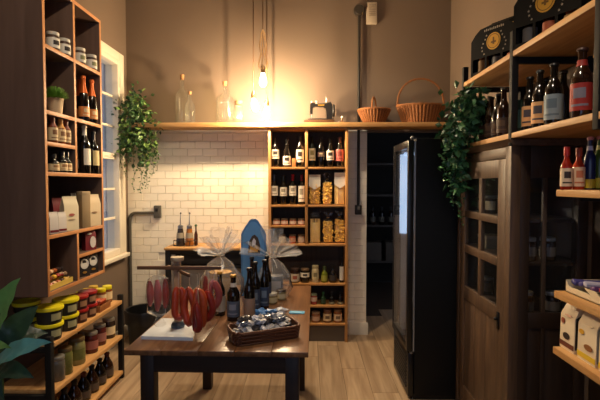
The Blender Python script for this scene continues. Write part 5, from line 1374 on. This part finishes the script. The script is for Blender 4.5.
# display box of bars
def rq(px, py, X): return ya(px, py, X)
yb0, yb1 = rq(567, 292, 1.075), 1.42
t = thing('display_box', 'open white display box of wrapped bars on the middle wall shelf', 'box', (1.07, yb0, zb2))
m_wb = mat((224, 206, 170), .6)
MB().box(1.07, 1.27, yb1, yb0, zb2, zb2+.004).box(1.07, 1.073, yb1, yb0, zb2, zb2+.026).box(1.267, 1.27, yb1, yb0, zb2, zb2+.05).box(1.073, 1.267, yb0-.003, yb0, zb2, zb2+.05).box(1.073, 1.267, yb1, yb1+.003, zb2, zb2+.05).build('box_body', m_wb, t, world=True)
MB().prism([(yb0, zb2+.026), (yb0-.02, zb2+.026), (yb0, zb2+.05)], 1.07, 1.073, 'YZ').build('box_corner', m_wb, t, world=True)
MB().prism([(yb0-.16, zb2+.026), (yb0-.12, zb2+.044), (yb0-.19, zb2+.044), (yb0-.22, zb2+.026)], 1.07, 1.073, 'YZ').build('box_tab', m_wb, t, world=True)
bc = [(mat((70, 66, 130), .35), 'violet blue'), (mat((96, 60, 110), .35), 'purple'), (mat((176, 172, 190), .35), 'pale lilac'), (mat((170, 50, 60), .35), 'red'), (mat((110, 60, 60), .35), 'maroon')]
for k in range(9):
    m, wd = bc[(0, 0, 2, 1, 3, 4, 3, 1, 4)[k]]
    yy = yb0-.025-k*.042
    o = MB().box(-.085, .085, -.016, .016, -.010, .010, .007).build('wrapped_bar', m)
    o.location = (1.168, yy, zb2+.038+.004*(k % 3)); o.rotation_euler = (.3*(-1)**k, .08, .12*math.sin(k*2))
    tag(o, '%s wrapped bar in the display box, %s from the far end' % (wd, ['first', 'second', 'third', 'fourth', 'fifth', 'sixth', 'seventh', 'eighth', 'ninth'][k]), 'snack bar', 'wrapped bars in the display box')
# coffee bags
m_cof = mat((226, 206, 172), .55); m_brn = mat((104, 52, 34), .55); m_yel = mat((222, 186, 44), .5); m_kside = mat((44, 38, 34), .5); m_gray = mat((150, 146, 138), .5)
def cofb(px0, px1, label, base, mk, side):
    X = 1.062
    Y0, Y1 = ya(px0, 350, X), ya(px1, 350, X)
    return pouch((X+.034, (Y0+Y1)/2, zc2), Y0-Y1, .066, .20, m_cof, label, -PI/2, 'coffee bags on the lower wall shelf', base=base, side=side, marks=mk)
cofb(559.3, 573.5, 'cream coffee bag with brown base band at the shelf end', m_brn, ((mat((150, 76, 50), .5), -.42, -.16, .52, .64), (mat((50, 40, 34), .5), -.25, .2, .22, .36), (mat((200, 150, 120), .5), -.2, .3, .70, .74)), m_kside)
cofb(577, 595.5, 'cream coffee bag with yellow base band beside the brown banded one', m_yel, ((mat((214, 160, 40), .5), -.42, -.14, .50, .60), (mat((150, 96, 50), .5), -.12, .34, .24, .36), (mat((216, 190, 150), .5), -.2, .3, .70, .74)), m_gray)
cofb(598.5, 622, 'yellow banded coffee bag cut off by the right picture edge', m_yel, ((mat((214, 160, 40), .5), -.4, -.1, .5, .6),), m_gray)

# ------------------------------------------------------------------ dim bottles in the store room
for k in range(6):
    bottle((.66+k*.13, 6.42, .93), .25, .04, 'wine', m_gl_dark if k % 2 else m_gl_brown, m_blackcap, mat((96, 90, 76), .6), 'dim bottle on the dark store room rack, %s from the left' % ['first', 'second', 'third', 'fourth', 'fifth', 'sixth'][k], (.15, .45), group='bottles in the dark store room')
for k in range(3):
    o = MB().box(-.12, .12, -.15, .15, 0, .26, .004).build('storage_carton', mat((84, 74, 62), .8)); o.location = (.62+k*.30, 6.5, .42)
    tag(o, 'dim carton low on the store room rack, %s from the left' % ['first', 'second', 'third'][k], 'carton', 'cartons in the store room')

# ------------------------------------------------------------------ pendant bulbs
m_fil = mat((255, 220, 150), .3, emit=WARM, estr=BULB_W)
m_bulb = bpy.data.materials.new('glowing_bulb_glass'); m_bulb.use_nodes = True
_bn = m_bulb.node_tree.nodes; _bl = m_bulb.node_tree.links; _bn.remove(_bn['Principled BSDF'])
_e = _bn.new('ShaderNodeEmission'); _e.inputs[0].default_value = (1.0, .80, .50, 1); _e.inputs[1].default_value = 40.0
_t = _bn.new('ShaderNodeBsdfTransparent'); _x = _bn.new('ShaderNodeMixShader'); _x.inputs[0].default_value = .35
_bl.new(_t.outputs[0], _x.inputs[1]); _bl.new(_e.outputs[0], _x.inputs[2]); _bl.new(_x.outputs[0], _bn['Material Output'].inputs[0])
m_cord = mat((92, 62, 36), .7)
m_sock = mat((120, 92, 60), .4, metal=.5)
def pendant(px, py, Y, label, tilt=0., cage=False):
    ctr = aty(px, py, Y)
    t = thing('pendant_bulb', label, 'lamp', (ctr.x, ctr.y, ctr.z-.07), 0, 'bare pendant bulbs')
    b = MB().lathe([(0, 0), (.012, .002), (.026, .014), (.032, .034), (.031, .055), (.024, .085), (.015, .112), (.0135, .125), (0, .125)], 18)
    b.xf(Matrix.Translation((0, 0, .125)) @ Matrix.Rotation(tilt, 4, 'Y') @ Matrix.Translation((0, 0, -.125)))
    bo = b.build('bulb', m_bulb, t)
    MB().tube([(0, 0, .045), (0, 0, .085)], .005, 8).build('filament', m_fil, bo)
    MB().lathe([(0, .12), (.018, .12), (.02, .126), (.02, .165), (.012, .185), (0, .185)], 14).build('socket', m_sock, t)
    top = ZC-(ctr.z-.07)
    MB().tube([(0, 0, .18), (0, 0, top-.02)], .0045, 8).build('cord', m_cord, t)
    MB().lathe([(0, top-.025), (.04, top-.022), (.045, top-.001), (0, top-.001)], 16).build('ceiling_rose', m_cord, t)
    if cage:
        mb = MB(); rg = random.Random(6)
        for k in range(9):
            a = 2*PI*k/9; pts = [(0, 0, .50), (.018*math.cos(a), .018*math.sin(a), .46), (.034*math.cos(a+.5), .034*math.sin(a+.5), .36), (.022*math.cos(a+1), .022*math.sin(a+1), .28), (.045*math.cos(a+1.3), .045*math.sin(a+1.3), .20), (.03*math.cos(a+1.5), .03*math.sin(a+1.5), .15)]
            mb.tube(pts, .003, 5)
        mb.build('macrame_tassel', mat((150, 112, 66), .8), t)
    return t
pendant(263, 79, 3.95, 'bare glowing bulb hanging highest, below a knotted tassel', 0, True)
pendant(253.5, 104, 4.08, 'bare glowing bulb hanging on the left cord, middle height', -.2)
pendant(267, 112, 4.14, 'bare glowing bulb hanging lowest, level with the wall shelf', .1)

# ------------------------------------------------------------------ ceiling spotlights (above the picture)
def spot(loc, aim, w, label, size=75, col=WARM2, blend=.6):
    t = thing('ceiling_spot', label, 'lamp', loc, 0, 'ceiling spotlights')
    d = (Vector(aim)-Vector(loc)).normalized(); q = d.to_track_quat('-Z', 'Y')
    M = q.to_matrix().to_4x4()
    MB().lathe([(0, .06), (.03, .06), (.045, .04), (.05, -.05), (.046, -.05), (.04, .03), (0, .035)], 18).xf(M).build('lamp_head', m_blk, t)
    MB().tube([(0, 0, .05), (0, 0, ZC-loc[2]-.012)], .008, 8).build('stem', m_blk, t)
    MB().lathe([(0, 0), (.05, 0), (.05, .012), (0, .012)], 16, (0, 0, ZC-loc[2]-.0125)).build('mount', m_blk, t)
    ld = bpy.data.lights.new('spot_light', 'SPOT'); ld.energy = w*SPOT_W; ld.color = col; ld.spot_size = math.radians(size); ld.spot_blend = blend; ld.shadow_soft_size = .04
    lo = bpy.data.objects.new('spot_light', ld); COL.objects.link(lo); lo.parent = t; lo.location = d*.055; lo.rotation_euler = q.to_euler()
    return t
spot((-.15, 3.45, 3.3), (.1, 3.7, .3), 85, 'black ceiling spotlight aimed at the back wall and table', 130)
spot((.15, 1.15, 3.3), (1.1, 1.7, 1.0), 66, 'black ceiling spotlight aimed at the right hand shelves', 70)
spot((-.35, 1.6, 3.3), (-1.5, 2.9, 1.6), 70, 'black ceiling spotlight aimed at the tall cabinet', 75)
spot((-.1, 1.5, 3.3), (-.3, 2.6, .75), 60, 'black ceiling spotlight aimed at the display table', 70)
